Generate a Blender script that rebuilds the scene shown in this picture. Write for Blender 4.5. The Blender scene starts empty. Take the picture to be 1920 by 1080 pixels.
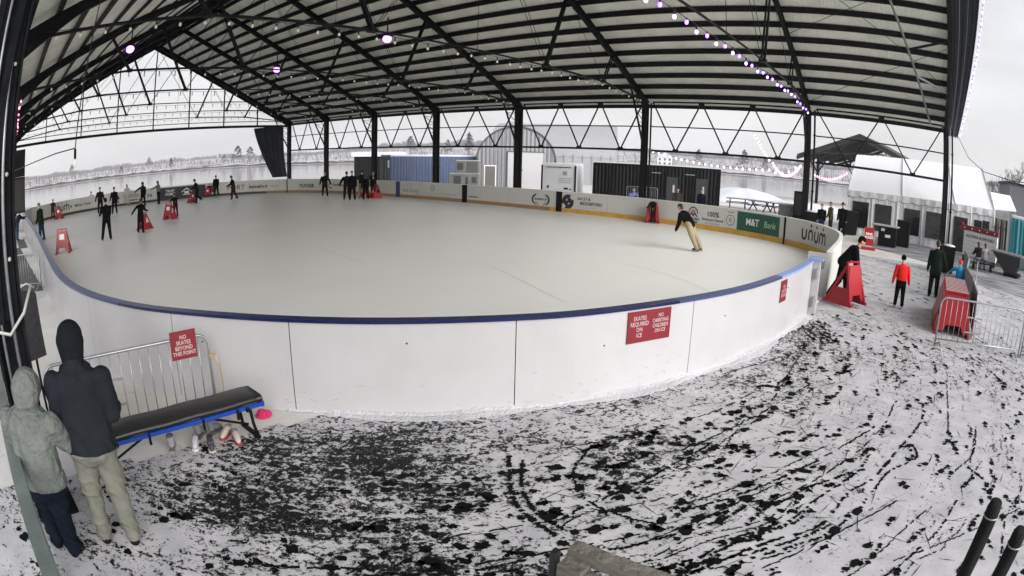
SKYS, SUNE, EXPO = 0.055, 2.5, 1.46
import bpy, bmesh, math, random
from mathutils import Vector, Matrix
import numpy as np
random.seed(7)
SC = bpy.context.scene
COL = SC.collection
R = math.radians

# ------------------------------------------------------------------ materials
MATS = {}
def mat(name, col, rough=0.6, metal=0.0, var=0.0, vscale=3.0, bump=0.0, bscale=20.0, emit=None, estr=0.0,
        stretch=(1, 1, 1), spec=0.5, col2=None):
    if name in MATS: return MATS[name]
    m = bpy.data.materials.new(name); m.use_nodes = True
    nt = m.node_tree; b = nt.nodes['Principled BSDF']
    b.inputs['Base Color'].default_value = (*col, 1)
    b.inputs['Roughness'].default_value = rough
    b.inputs['Metallic'].default_value = metal
    b.inputs['Specular IOR Level'].default_value = spec
    tc = mp = None
    if var > 0 or bump > 0 or col2:
        tc = nt.nodes.new('ShaderNodeTexCoord'); mp = nt.nodes.new('ShaderNodeMapping')
        mp.inputs['Scale'].default_value = stretch
        nt.links.new(tc.outputs['Object'], mp.inputs['Vector'])
    if var > 0 or col2:
        n = nt.nodes.new('ShaderNodeTexNoise'); n.inputs['Scale'].default_value = vscale
        n.inputs['Detail'].default_value = 6; n.inputs['Roughness'].default_value = 0.65
        nt.links.new(mp.outputs[0], n.inputs['Vector'])
        rp = nt.nodes.new('ShaderNodeValToRGB')
        lo = tuple(max(0, c * (1 - var)) for c in col); hi = tuple(min(1, c * (1 + var)) for c in col)
        if col2: lo, hi = col, col2
        rp.color_ramp.elements[0].position = 0.35; rp.color_ramp.elements[1].position = 0.65
        rp.color_ramp.elements[0].color = (*lo, 1); rp.color_ramp.elements[1].color = (*hi, 1)
        nt.links.new(n.outputs['Fac'], rp.inputs['Fac']); nt.links.new(rp.outputs['Color'], b.inputs['Base Color'])
    if bump > 0:
        n2 = nt.nodes.new('ShaderNodeTexNoise'); n2.inputs['Scale'].default_value = bscale
        n2.inputs['Detail'].default_value = 4
        nt.links.new(mp.outputs[0], n2.inputs['Vector'])
        bp = nt.nodes.new('ShaderNodeBump'); bp.inputs['Strength'].default_value = bump
        bp.inputs['Distance'].default_value = 0.05
        nt.links.new(n2.outputs['Fac'], bp.inputs['Height']); nt.links.new(bp.outputs[0], b.inputs['Normal'])
    if emit:
        b.inputs['Emission Color'].default_value = (*emit, 1); b.inputs['Emission Strength'].default_value = estr
    MATS[name] = m
    return m

STEEL = mat('dark_painted_steel', (0.004, 0.004, 0.0045), 0.6, 0.0, var=0.35, vscale=2.0, bump=0.1, bscale=8, spec=.2)
STEELB = mat('blue_grey_steel', (0.022, 0.026, 0.032), 0.45, 0.2, var=0.3, vscale=1.5)
GALV = mat('galvanised_steel', (0.36, 0.37, 0.38), 0.4, 0.7, var=0.15, vscale=9)
DECK = mat('roof_deck_metal', (0.86, 0.87, 0.77), 0.7, 0.0, var=0.10, vscale=0.8)
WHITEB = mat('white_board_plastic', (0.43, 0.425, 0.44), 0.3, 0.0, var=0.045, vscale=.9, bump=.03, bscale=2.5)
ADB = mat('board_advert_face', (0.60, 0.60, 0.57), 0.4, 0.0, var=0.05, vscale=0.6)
BLUECAP = mat('blue_cap_rail', (0.004, 0.009, 0.065), 0.25, 0.0, var=0.15, vscale=2)
LBLUE = mat('pale_sheen_cap_rail', (0.22, 0.33, 0.62), 0.3)  # blue rail with bright sky sheen put into its colour
YEL = mat('yellow_kick_plate', (0.62, 0.36, 0.05), 0.5, 0.0, var=0.15, vscale=2)
BLACK = mat('black_matt', (0.005, 0.005, 0.0055), 0.7, spec=.15)
NAVY = mat('navy_paint', (0.02, 0.025, 0.12), 0.45)
INK = mat('ink_dark', (0.02, 0.02, 0.035), 0.6)
RED = mat('red_plastic', (0.31, 0.005, 0.013), 0.38, 0.0, var=0.08, vscale=6)
REDS = mat('red_sign_face', (0.17, 0.004, 0.014), 0.5, 0.0, var=0.05, vscale=5)
WHITE = mat('white_paint', (0.8, 0.8, 0.8), 0.5)
SNOWW = mat('clean_snow', (0.62, 0.63, 0.66), 0.9, 0.0, var=0.03, vscale=2, bump=0.4, bscale=6)
GREEN = mat('advert_green', (0.0, 0.085, 0.045), 0.5)
WOOD = mat('weathered_timber', (0.09, 0.082, 0.068), 0.8, 0.0, col2=(0.19, 0.18, 0.155), vscale=5, stretch=(1, 1, 9), bump=0.4, bscale=30)
DWOOD = mat('dark_wet_timber', (0.006, 0.006, 0.006), 0.7, 0.0, spec=.15, col2=(0.022, 0.021, 0.022), vscale=8, stretch=(12, 12, 1), bump=0.5, bscale=30)

# ------------------------------------------------------------------ mesh builder
class MB:
    def __init__(s): s.v = []; s.f = []; s.m = []; s.sm = []
    def _add(s, vs, fs, mi=0, smooth=False):
        b = len(s.v); s.v += [tuple(v) for v in vs]
        for f in fs: s.f.append(tuple(b + i for i in f)); s.m.append(mi); s.sm.append(smooth)
    def box(s, c, d, rz=0, mi=0, M=None):
        c = Vector(c); hx, hy, hz = d[0] / 2, d[1] / 2, d[2] / 2
        Mx = M if M else Matrix.Rotation(rz, 3, 'Z')
        vs = [c + Mx @ Vector((x * hx, y * hy, z * hz)) for x in (-1, 1) for y in (-1, 1) for z in (-1, 1)]
        s._add(vs, [(0, 1, 3, 2), (4, 6, 7, 5), (0, 4, 5, 1), (2, 3, 7, 6), (0, 2, 6, 4), (1, 5, 7, 3)], mi)
        return s
    def bar(s, p0, p1, w, h, up=(0, 0, 1), mi=0, off=0):
        p0, p1 = Vector(p0), Vector(p1); a = (p1 - p0).normalized(); u = Vector(up)
        r = a.cross(u)
        if r.length < 1e-4: r = a.cross(Vector((1, 0, 0)))
        r.normalize(); u = r.cross(a).normalized()
        vs = []
        for p in (p0, p1):
            for i, j in ((-1, -1), (1, -1), (1, 1), (-1, 1)): vs.append(p + r * i * w / 2 + u * (j * h / 2 + off))
        s._add(vs, [(0, 3, 2, 1), (4, 5, 6, 7), (0, 1, 5, 4), (1, 2, 6, 5), (2, 3, 7, 6), (3, 0, 4, 7)], mi)
        return s
    def ibeam(s, p0, p1, w, h, up=(0, 0, 1), t=0.03, mi=0):
        s.bar(p0, p1, w, t, up, mi, off=h / 2 - t / 2); s.bar(p0, p1, w, t, up, mi, off=-h / 2 + t / 2)
        s.bar(p0, p1, t, h - 2 * t - 0.002, up, mi); return s
    def path(s, pts, r, n=8, mi=0, close=False, caps=True):
        pts = [Vector(p) for p in pts]; N = len(pts); vs = []; prev = None
        for i, p in enumerate(pts):
            a = pts[(i + 1) % N] if (close or i < N - 1) else p
            b = pts[i - 1] if (close or i > 0) else p
            t = (a - b)
            t = t.normalized() if t.length > 1e-9 else Vector((0, 0, 1))
            if prev is None:
                u = t.cross(Vector((0, 0, 1)))
                if u.length < 1e-3: u = t.cross(Vector((1, 0, 0)))
            else: u = prev - t * prev.dot(t)
            u.normalize(); prev = u; w = t.cross(u)
            rr = r[i] if isinstance(r, (list, tuple)) else r
            for k in range(n):
                an = 2 * math.pi * k / n; vs.append(p + (u * math.cos(an) + w * math.sin(an)) * rr)
        fs = []
        for i in range(N if close else N - 1):
            j = (i + 1) % N
            for k in range(n): fs.append((i * n + k, i * n + (k + 1) % n, j * n + (k + 1) % n, j * n + k))
        if caps and not close: fs += [tuple(reversed(range(n))), tuple(range((N - 1) * n, N * n))]
        s._add(vs, fs, mi, True); return s
    def tube(s, p0, p1, r, n=8, mi=0, r1=None): return s.path([p0, p1], [r, r if r1 is None else r1], n, mi)
    def lathe(s, prof, c=(0, 0, 0), n=16, mi=0):
        vs = []; fs = []
        for (r, z) in prof:
            for k in range(n):
                an = 2 * math.pi * k / n; vs.append((c[0] + r * math.cos(an), c[1] + r * math.sin(an), c[2] + z))
        for i in range(len(prof) - 1):
            for k in range(n): fs.append((i * n + k, i * n + (k + 1) % n, (i + 1) * n + (k + 1) % n, (i + 1) * n + k))
        fs += [tuple(reversed(range(n))), tuple(range((len(prof) - 1) * n, len(prof) * n))]
        s._add(vs, fs, mi, True); return s
    def quad(s, *p, mi=0): s._add(p, [tuple(range(len(p)))], mi); return s
    def prism(s, poly, z0, z1, mi=0):
        n = len(poly); vs = [(x, y, z0) for x, y in poly] + [(x, y, z1) for x, y in poly]
        s._add(vs, [tuple(reversed(range(n))), tuple(range(n, 2 * n))] + [(i, (i + 1) % n, n + (i + 1) % n, n + i) for i in range(n)], mi); return s
    def extr(s, poly, d, mi=0):
        # poly: list of 3D points (planar), d: offset vector
        n = len(poly); P = [Vector(p) for p in poly]; d = Vector(d); vs = P + [p + d for p in P]
        s._add(vs, [tuple(reversed(range(n))), tuple(range(n, 2 * n))] + [(i, (i + 1) % n, n + (i + 1) % n, n + i) for i in range(n)], mi); return s
    def blob(s, c, r, n=8, m=5, mi=0, jit=0.0):
        vs = []; c = Vector(c); r = Vector(r) if not isinstance(r, (int, float)) else Vector((r, r, r))
        for i in range(1, m):
            th = math.pi * i / m
            for k in range(n):
                ph = 2 * math.pi * k / n; q = 1 + random.uniform(-jit, jit)
                vs.append(c + Vector((r.x * math.sin(th) * math.cos(ph) * q, r.y * math.sin(th) * math.sin(ph) * q, r.z * math.cos(th) * q)))
        vs.append(c + Vector((0, 0, r.z))); vs.append(c - Vector((0, 0, r.z))); T = len(vs) - 2; B = T + 1; fs = []
        for i in range(m - 2):
            for k in range(n): fs.append((i * n + k, (i + 1) * n + k, (i + 1) * n + (k + 1) % n, i * n + (k + 1) % n))
        for k in range(n): fs.append((T, k, (k + 1) % n)); fs.append((B, (m - 2) * n + (k + 1) % n, (m - 2) * n + k))
        s._add(vs, fs, mi, True); return s
    def build(s, name, mats, parent=None, M=None):
        me = bpy.data.meshes.new(name); me.from_pydata(s.v, [], s.f)
        if not isinstance(mats, (list, tuple)): mats = [mats]
        for m in mats: me.materials.append(m)
        me.polygons.foreach_set('material_index', s.m); me.polygons.foreach_set('use_smooth', s.sm)
        me.update()
        o = bpy.data.objects.new(name, me); COL.objects.link(o)
        if parent: o.parent = parent
        if M is not None: o.matrix_local = M
        return o

def tag(o, label=None, cat=None, group=None, kind=None):
    if label: o['label'] = label
    if cat: o['category'] = cat
    if group: o['group'] = group
    if kind: o['kind'] = kind
    return o
def thing(name, label, cat, loc=(0, 0, 0), rz=0, group=None):
    o = bpy.data.objects.new(name, None); COL.objects.link(o); o.location = loc; o.rotation_euler = (0, 0, rz)
    o.empty_display_size = 0.2
    return tag(o, label, cat, group)
def dup(root, loc, rz=0, label=None, group=None):
    r = root.copy(); COL.objects.link(r); r.location = loc; r.rotation_euler = (0, 0, rz)
    if label: r['label'] = label
    if group: r['group'] = group
    for ch in list(root.children):
        c = ch.copy(); COL.objects.link(c); c.parent = r; c.matrix_parent_inverse = ch.matrix_parent_inverse.copy()
        for gch in ch.children:
            d = gch.copy(); COL.objects.link(d); d.parent = c
    return r
def text_mesh(body, size, extrude=0.0, align='CENTER', bold=0.0, sx=1.0):
    cu = bpy.data.curves.new('lettering', 'FONT'); cu.body = body; cu.size = size; cu.align_x = align; cu.align_y = 'CENTER'
    cu.extrude = extrude; cu.offset = bold; cu.resolution_u = 2; cu.space_line = 0.95
    o = bpy.data.objects.new('t', cu); COL.objects.link(o)
    bpy.context.view_layer.update()
    me = bpy.data.meshes.new_from_object(o.evaluated_get(bpy.context.evaluated_depsgraph_get()))
    bpy.data.objects.remove(o); bpy.data.curves.remove(cu)
    for v in me.vertices: v.co.x *= sx
    return me
def add_text(body, size, M, m, parent, name='lettering', bold=0.0, sx=1.0):
    me = text_mesh(body, size, 0.0, bold=bold, sx=sx); me.materials.clear(); me.materials.append(m)
    o = bpy.data.objects.new(name, me); COL.objects.link(o); o.parent = parent; o.matrix_local = M
    return o
def face_M(p, right, up=(0, 0, 1)):
    # matrix whose local X = right, local Y = up, local Z = out of the surface
    r = Vector(right).normalized(); u = Vector(up); n = r.cross(u).normalized(); u = n.cross(r)
    M = Matrix(((r.x, u.x, n.x, p[0]), (r.y, u.y, n.y, p[1]), (r.z, u.z, n.z, p[2]), (0, 0, 0, 1)))
    return M
# ------------------------------------------------------------------ rink outline
BP = [(-2.1,14.0),(-2.2,12.15),(-2.5,10.0),(-2.98,8.37),(-3.68,6.75),(-4.3,5.78),(-5.3,4.65),(-6.3,3.8),(-7.4,3.08),(-8.67,2.41),
      (-10.34,1.95),(-12.5,1.78),(-16.4,1.96),(-23.5,2.35),(-35,2.8),(-43,3.2),(-47.5,4.6),(-50.3,7.8),(-51.6,12),(-51.8,16),
      (-51.3,20),(-50,23.6),(-47.8,27),(-44.6,29.3),(-40,30.2),(-34.6,30.4),(-27,30.2),(-19,29.6),(-14,29.2),(-8.2,27.9),(-5,26.3),
      (-3.4,24.7),(-2.4,22.6),(-2.05,20),(-1.95,16.2)]
def catmull(P, n=10):
    out = []
    P = [Vector(p) for p in P]
    for i in range(len(P) - 1):
        p0 = P[i - 1] if i else P[0] * 2 - P[1]; p1 = P[i]; p2 = P[i + 1]; p3 = P[i + 2] if i + 2 < len(P) else P[-1] * 2 - P[-2]
        for k in range(n):
            t = k / n
            out.append(0.5 * ((2 * p1) + (p2 - p0) * t + (2 * p0 - 5 * p1 + 4 * p2 - p3) * t * t + (3 * p1 - p0 - 3 * p2 + p3) * t ** 3))
    out.append(P[-1]); return out
CUR = catmull(BP)
for _ in range(6):   # fair the curve
    CUR = [CUR[0]] + [(CUR[i - 1] + 2 * CUR[i] + CUR[i + 1]) / 4 for i in range(1, len(CUR) - 1)] + [CUR[-1]]
SL = [0.0]
for i in range(1, len(CUR)): SL.append(SL[-1] + (CUR[i] - CUR[i - 1]).length)
STOT = SL[-1]
import bisect
def cpos(s):
    s = min(max(s, 0), STOT - 1e-6); i = bisect.bisect_right(SL, s) - 1
    t = (s - SL[i]) / (SL[i + 1] - SL[i]); return CUR[i].lerp(CUR[i + 1], t)
def ctan(s): return (cpos(s + 0.15) - cpos(s - 0.15)).normalized()
def cnin(s): t = ctan(s); return Vector((t.y, -t.x))
def snear(x, y):
    p = Vector((x, y)); i = min(range(len(CUR)), key=lambda k: (CUR[k] - p).length); return SL[i]
def cpt(s, off, z): p = cpos(s) + cnin(s) * off; return Vector((p.x, p.y, z))
HB = 1.2; TH = 0.055

# ------------------------------------------------------------------ ground sheets
def grad_noise_mat(name): pass
def ground_material():
    m = bpy.data.materials.new('packed_snow'); m.use_nodes = True; nt = m.node_tree; N = nt.nodes; L = nt.links
    b = N['Principled BSDF']; b.inputs['Roughness'].default_value = 0.85
    geo = N.new('ShaderNodeNewGeometry')
    n1 = N.new('ShaderNodeTexNoise'); n1.inputs['Scale'].default_value = 0.35; n1.inputs['Detail'].default_value = 5
    L.new(geo.outputs['Position'], n1.inputs['Vector'])
    r = N.new('ShaderNodeValToRGB'); r.color_ramp.elements[0].position = .35; r.color_ramp.elements[1].position = .7
    r.color_ramp.elements[0].color = (.50, .48, .43, 1); r.color_ramp.elements[1].color = (.66, .66, .68, 1)
    L.new(n1.outputs['Fac'], r.inputs['Fac'])
    n2 = N.new('ShaderNodeTexNoise'); n2.inputs['Scale'].default_value = 5; n2.inputs['Detail'].default_value = 8; n2.inputs['Roughness'].default_value = .75
    L.new(geo.outputs['Position'], n2.inputs['Vector'])
    r2 = N.new('ShaderNodeValToRGB'); r2.color_ramp.elements[0].position = .30; r2.color_ramp.elements[1].position = .42
    r2.color_ramp.elements[0].color = (.35, .34, .33, 1); r2.color_ramp.elements[1].color = (1, 1, 1, 1)
    L.new(n2.outputs['Fac'], r2.inputs['Fac'])
    mx = N.new('ShaderNodeMix'); mx.data_type = 'RGBA'; mx.blend_type = 'MULTIPLY'; mx.inputs[0].default_value = .6
    L.new(r.outputs[0], mx.inputs[6]); L.new(r2.outputs[0], mx.inputs[7]); L.new(mx.outputs[2], b.inputs['Base Color'])
    bp = N.new('ShaderNodeBump'); bp.inputs['Strength'].default_value = .5; bp.inputs['Distance'].default_value = .05
    L.new(n2.outputs['Fac'], bp.inputs['Height']); L.new(bp.outputs[0], b.inputs['Normal'])
    return m
def trampled_material():
    """thin snow over black rubber mats and tarmac; attribute 'dens' = how much of it is worn through"""
    m = bpy.data.materials.new('trampled_snow'); m.use_nodes = True; nt = m.node_tree; N = nt.nodes; L = nt.links
    b = N['Principled BSDF']
    uv = N.new('ShaderNodeAttribute'); uv.attribute_name = 'flow'
    den = N.new('ShaderNodeAttribute'); den.attribute_name = 'dens'
    geo = N.new('ShaderNodeNewGeometry')
    def noise(scale, detail, rough, vec, sc=(1, 1, 1), dist=0.0):
        mp = N.new('ShaderNodeMapping'); mp.inputs['Scale'].default_value = sc; L.new(vec, mp.inputs['Vector'])
        n = N.new('ShaderNodeTexNoise'); n.inputs['Scale'].default_value = scale; n.inputs['Detail'].default_value = detail
        n.inputs['Roughness'].default_value = rough; n.inputs['Distortion'].default_value = dist
        L.new(mp.outputs[0], n.inputs['Vector']); return n.outputs['Fac']
    def mathn(op, a, bb=None, c=None):
        n = N.new('ShaderNodeMath'); n.operation = op
        for i, v in enumerate((a, bb, c)):
            if v is None: continue
            if isinstance(v, (int, float)): n.inputs[i].default_value = v
            else: L.new(v, n.inputs[i])
        return n.outputs[0]
    big = noise(1.1, 3, .5, uv.outputs['Vector'], (0.55, 1.3, 1))                 # patches
    mid = noise(8.5, 6, .66, uv.outputs['Vector'], (0.8, 1.25, 1), .8)           # scuffs along the walking direction
    fin = noise(27, 5, .7, geo.outputs['Position'], (1, 1, 1), .6)                # crumbs
    lin = noise(3.0, 3, .5, uv.outputs['Vector'], (0.12, 6.5, 1), .25)            # drag lines
    a = mathn('MULTIPLY', big, .38); a = mathn('MULTIPLY_ADD', mid, 1.0, a); a = mathn('MULTIPLY_ADD', fin, .75, a)
    a = mathn('MULTIPLY_ADD', lin, .22, a)          # mean about 1.21
    d = mathn('MULTIPLY', den.outputs['Fac'], .48)
    thr = mathn('SUBTRACT', 1.415, d)
    diff = mathn('SUBTRACT', a, thr)
    sh = N.new('ShaderNodeMapRange'); sh.inputs['From Min'].default_value = -.035; sh.inputs['From Max'].default_value = .05
    L.new(diff, sh.inputs['Value'])
    tone = noise(2.2, 4, .6, geo.outputs['Position'])
    rs = N.new('ShaderNodeValToRGB'); rs.color_ramp.elements[0].position = .3; rs.color_ramp.elements[1].position = .7
    rs.color_ramp.elements[0].color = (.40, .40, .42, 1); rs.color_ramp.elements[1].color = (.57, .56, .59, 1)
    L.new(tone, rs.inputs['Fac'])
    rb = N.new('ShaderNodeValToRGB'); rb.color_ramp.elements[0].color = (.003, .003, .003, 1); rb.color_ramp.elements[1].color = (.012, .012, .012, 1)
    L.new(fin, rb.inputs['Fac'])
    mx = N.new('ShaderNodeMix'); mx.data_type = 'RGBA'
    L.new(sh.outputs[0], mx.inputs[0]); L.new(rs.outputs[0], mx.inputs[6]); L.new(rb.outputs[0], mx.inputs[7])
    # shallow treads pressed into the snow
    tr = noise(34, 2, .5, uv.outputs['Vector'], (1.0, .35, 1), 1.2)
    rt = N.new('ShaderNodeMapRange'); rt.inputs['From Min'].default_value = .60; rt.inputs['From Max'].default_value = .70
    rt.inputs['To Max'].default_value = .55; L.new(tr, rt.inputs['Value'])
    treadmask = mathn('MULTIPLY', rt.outputs[0], mathn('GREATER_THAN', big, .47))
    mx2 = N.new('ShaderNodeMix'); mx2.data_type = 'RGBA'; mx2.inputs[7].default_value = (.16, .16, .165, 1)
    L.new(treadmask, mx2.inputs[0]); L.new(mx.outputs[2], mx2.inputs[6])
    L.new(mx2.outputs[2], b.inputs['Base Color'])
    rr = N.new('ShaderNodeMapRange'); rr.inputs['To Min'].default_value = .85; rr.inputs['To Max'].default_value = .55
    L.new(sh.outputs[0], rr.inputs['Value']); L.new(rr.outputs[0], b.inputs['Roughness'])
    hgt = mathn('SUBTRACT', mathn('MULTIPLY', fin, .35), sh.outputs[0])
    bp = N.new('ShaderNodeBump'); bp.inputs['Strength'].default_value = .55; bp.inputs['Distance'].default_value = .02
    L.new(hgt, bp.inputs['Height']); L.new(bp.outputs[0], b.inputs['Normal'])
    b.inputs['Specular IOR Level'].default_value = .08
    return m

# land: a big sheet that ends at the river bank
LAND = [(-64, -500), (-66, -60), (-67, 0), (-68, 30), (-66, 50), (-60, 66), (-45, 75), (-20, 76), (5, 74), (40, 76), (150, 90), (700, 120), (700, -500)]
g = MB(); g.prism(LAND, -2.5, 0.0); tag(g.build('ground', ground_material()), kind='structure')

ICE_M = mat('rink_ice', (0.86, 0.855, 0.83), 0.42, 0, var=0.03, vscale=0.16, bump=0.02, bscale=3, spec=0.18)
g = MB(); g.prism([tuple(p) for p in CUR], 0.002, 0.03)
tag(g.build('rink_ice', ICE_M), kind='structure')
# faint skate scratches ploughed into the ice
g = MB()
for k in range(16):
    cx, cy = random.uniform(-45, -6), random.uniform(7, 27); L_ = random.uniform(1.5, 6); an = random.gauss(0.05, .5); cv = random.uniform(-.08, .08); w = random.uniform(.008, .02)
    pts = []
    for i in range(9):
        pts.append((cx, cy)); cx += math.cos(an) * L_ / 8; cy += math.sin(an) * L_ / 8; an += cv
    for i in range(8):
        (x0, y0), (x1, y1) = pts[i], pts[i + 1]
        if -49 < x1 < -4 and 4 < y1 < 28: g.quad((x0, y0 - w, .034), (x1, y1 - w, .034), (x1, y1 + w, .034), (x0, y0 + w, .034))
tag(g.build('skate_scratches', mat('scratched_ice', (.72, .72, .70), .6)), kind='stuff')

# trampled area
def inside(poly, x, y):
    c = False; j = len(poly) - 1
    for i in range(len(poly)):
        xi, yi = poly[i]; xj, yj = poly[j]
        if (yi > y) != (yj > y) and x < (xj - xi) * (y - yi) / (yj - yi) + xi: c = not c
        j = i
    return c
RINKP = [tuple(p) for p in CUR]
def dens(x, y):
    def G(cx, cy, sx, sy, a): return a * math.exp(-((x - cx) / sx) ** 2 - ((y - cy) / sy) ** 2)
    d = .33
    d += G(-5.3, 2.7, .9, 1.2, .22) + G(-4.7, 4.0, .9, .9, .26) + G(-4.4, 2.3, 1.0, .9, .20) + G(-3.6, 4.2, .8, .9, .12)
    d += G(-3.2, 6.6, .7, 1.2, .06) + G(-2.4, 5.6, .8, 1.0, .10) + G(-3.0, 3.0, 1.0, .8, .14)
    d += G(-1.9, 10.5, .8, 1.8, .16) + G(-2.0, 12.6, .7, 1.3, .30)
    d += G(1.8, 12.3, 2.2, .8, .12) - G(1.6, 7.0, 2.2, 3.5, .17) - G(.6, 4.6, 1.3, 1.4, .12) - G(0, 16, 4, 4, .06)
    d -= G(0, 19, 5, 5, .14)
    return d
g = MB(); nx, ny = 110, 300; x0, x1, y0, y1 = -6.6, 11.0, -3.0, 27.0
ids = {}
fl = []; de = []
def vid(i, j):
    if (i, j) in ids: return ids[(i, j)]
    x = x0 + (x1 - x0) * i / nx; y = y0 + (y1 - y0) * j / ny
    ids[(i, j)] = len(g.v); g.v.append((x, y, .004))
    ddx, ddy = x + 10.4, y - 10.3; rr = math.hypot(ddx, ddy); th = math.atan2(ddy, ddx)
    fl.append((th * 11.0, rr, 0)); de.append(dens(x, y)); return ids[(i, j)]
for i in range(nx):
    for j in range(ny):
        x = x0 + (x1 - x0) * (i + .5) / nx; y = y0 + (y1 - y0) * (j + .5) / ny
        # straight edge of the rubber mats at the left: from (-7.1,1.0) to (-6.2,3.6)
        if x < -6.35 + (y - 1.5) * .16: continue
        g.f.append((vid(i, j), vid(i + 1, j), vid(i + 1, j + 1), vid(i, j + 1))); g.m.append(0); g.sm.append(False)
o = g.build('trampled_snow', trampled_material())
at = o.data.attributes.new('flow', 'FLOAT_VECTOR', 'POINT'); at.data.foreach_set('vector', [c for v in fl for c in v])
at = o.data.attributes.new('dens', 'FLOAT', 'POINT'); at.data.foreach_set('value', de)
tag(o, kind='structure')

# footprints and tracks worn through to the black surface
FP = MB()
def foot(x, y, an, s=1.0, z=.009):
    for (cx, L_, W) in ((.055, .17, .095), (-.09, .085, .07)):
        if random.random() < .18: continue
        n = 15; L_ *= s; W *= s; pts = []; q = [random.uniform(.55, 1.25) for _ in range(n)]
        for k in range(n):
            a = 2 * math.pi * k / n; px = cx * s + math.cos(a) * L_ / 2 * q[k]; py = math.sin(a) * W / 2 * q[(k * 7) % n] * 1.15
            pts.append((x + px * math.cos(an) - py * math.sin(an), y + px * math.sin(an) + py * math.cos(an), z))
        FP._add(pts, [tuple(range(n))])
        for _ in range(3):
            a = random.uniform(0, 6.28); d = random.uniform(.05, .11) * s; px, py = cx * s + math.cos(a) * d, math.sin(a) * d * .6; r_ = random.uniform(.005, .015); c = (x + px * math.cos(an) - py * math.sin(an), y + px * math.sin(an) + py * math.cos(an))
            FP._add([(c[0] + r_ * math.cos(t) * 1.6, c[1] + r_ * math.sin(t), z) for t in (0, 1.3, 2.4, 3.6, 5)], [(0, 1, 2, 3, 4)])
def track(pts, w, z=.010, gap=.3, wob=.012):
    P = catmull(pts, 14)
    for i in range(len(P) - 1):
        if random.random() < gap: continue
        a, b2 = P[i], P[i + 1]; t = (b2 - a)
        if t.length < 1e-6: continue
        nn = Vector((-t.y, t.x)).normalized(); m = max(1, int(t.length / .06)); prev = None
        for k in range(m + 1):
            p = a.lerp(b2, k / m) + nn * random.uniform(-wob, wob); ww = w * random.uniform(.35, 1.1) / 2
            l, r = p + nn * ww, p - nn * ww
            if prev and random.random() > .12: FP._add([(prev[0].x, prev[0].y, z), (l.x, l.y, z), (r.x, r.y, z), (prev[1].x, prev[1].y, z)], [(3, 2, 1, 0)])
            prev = (l, r)
def flowang(x, y):
    ddx, ddy = x + 10.4, y - 10.3; return math.atan2(ddx, -ddy)
for k in range(2600):
    x = random.uniform(-6.2, 5.5); y = random.uniform(-1.5, 13.5) if random.random() < .8 else random.uniform(12, 26)
    rr = math.hypot(x + 10.4, y - 10.3)
    if rr < 8.75 and y < 14.5: continue
    if y > 14.5 and x < -1.2: continue
    if x > -.5 and random.random() < .55: continue
    if x < -3.9 and random.random() < .72: continue
    if x > 3.0 and random.random() < .5: continue
    an = flowang(x, y) + random.gauss(0, .35)
    foot(x, y, an, random.uniform(.6, 1.15 if x > -1 else 1.3))
    if random.random() < .3: foot(x + math.cos(an) * .22, y + math.sin(an) * .22, an, .6)
def arc(r, a0, a1, n=9, cx=-10.4, cy=10.3): return [(cx + r * math.cos(a0 + (a1 - a0) * i / n), cy + r * math.sin(a0 + (a1 - a0) * i / n)) for i in range(n + 1)]
for k in range(18):
    r = 9.6 + random.uniform(0, 4.6); a0 = random.uniform(-1.25, -.5); a1 = a0 + random.uniform(.18, .65)
    track([(x + random.uniform(-.12, .12), y + random.uniform(-.12, .12)) for x, y in arc(r, a0, a1)], random.choice((.025, .035, .05)), gap=.2)
for k in range(14):    # straight drag lines
    x, y = random.uniform(-3.5, 2.5), random.uniform(1.5, 9); an = flowang(x, y) + random.gauss(.1, .3); L_ = random.uniform(1.0, 3.6)
    track([(x, y), (x + math.cos(an) * L_ / 2, y + math.sin(an) * L_ / 2), (x + math.cos(an) * L_, y + math.sin(an) * L_)], .028, gap=.12)
for k in range(900):   # thin scratches and strokes scored in the snow
    x, y = random.uniform(-3.2, 5.0), random.uniform(1.0, 16)
    if math.hypot(x + 10.4, y - 10.3) < 8.8 and y < 14.5: continue
    if x < -1 and y > 14: continue
    an = flowang(x, y) + random.choice((0, 0, 1.2, -.9)) + random.gauss(0, .35); L_ = random.uniform(.08, .45); w = random.uniform(.003, .007); bx, by = math.cos(an) * L_ / 2, math.sin(an) * L_ / 2; nx2, ny2 = -math.sin(an) * w, math.cos(an) * w
    FP._add([(x - bx, y - by, .0085), (x + nx2, y + ny2, .0085), (x + bx, y + by, .0085), (x - nx2, y - ny2, .0085)], [(3, 2, 1, 0)])
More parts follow.
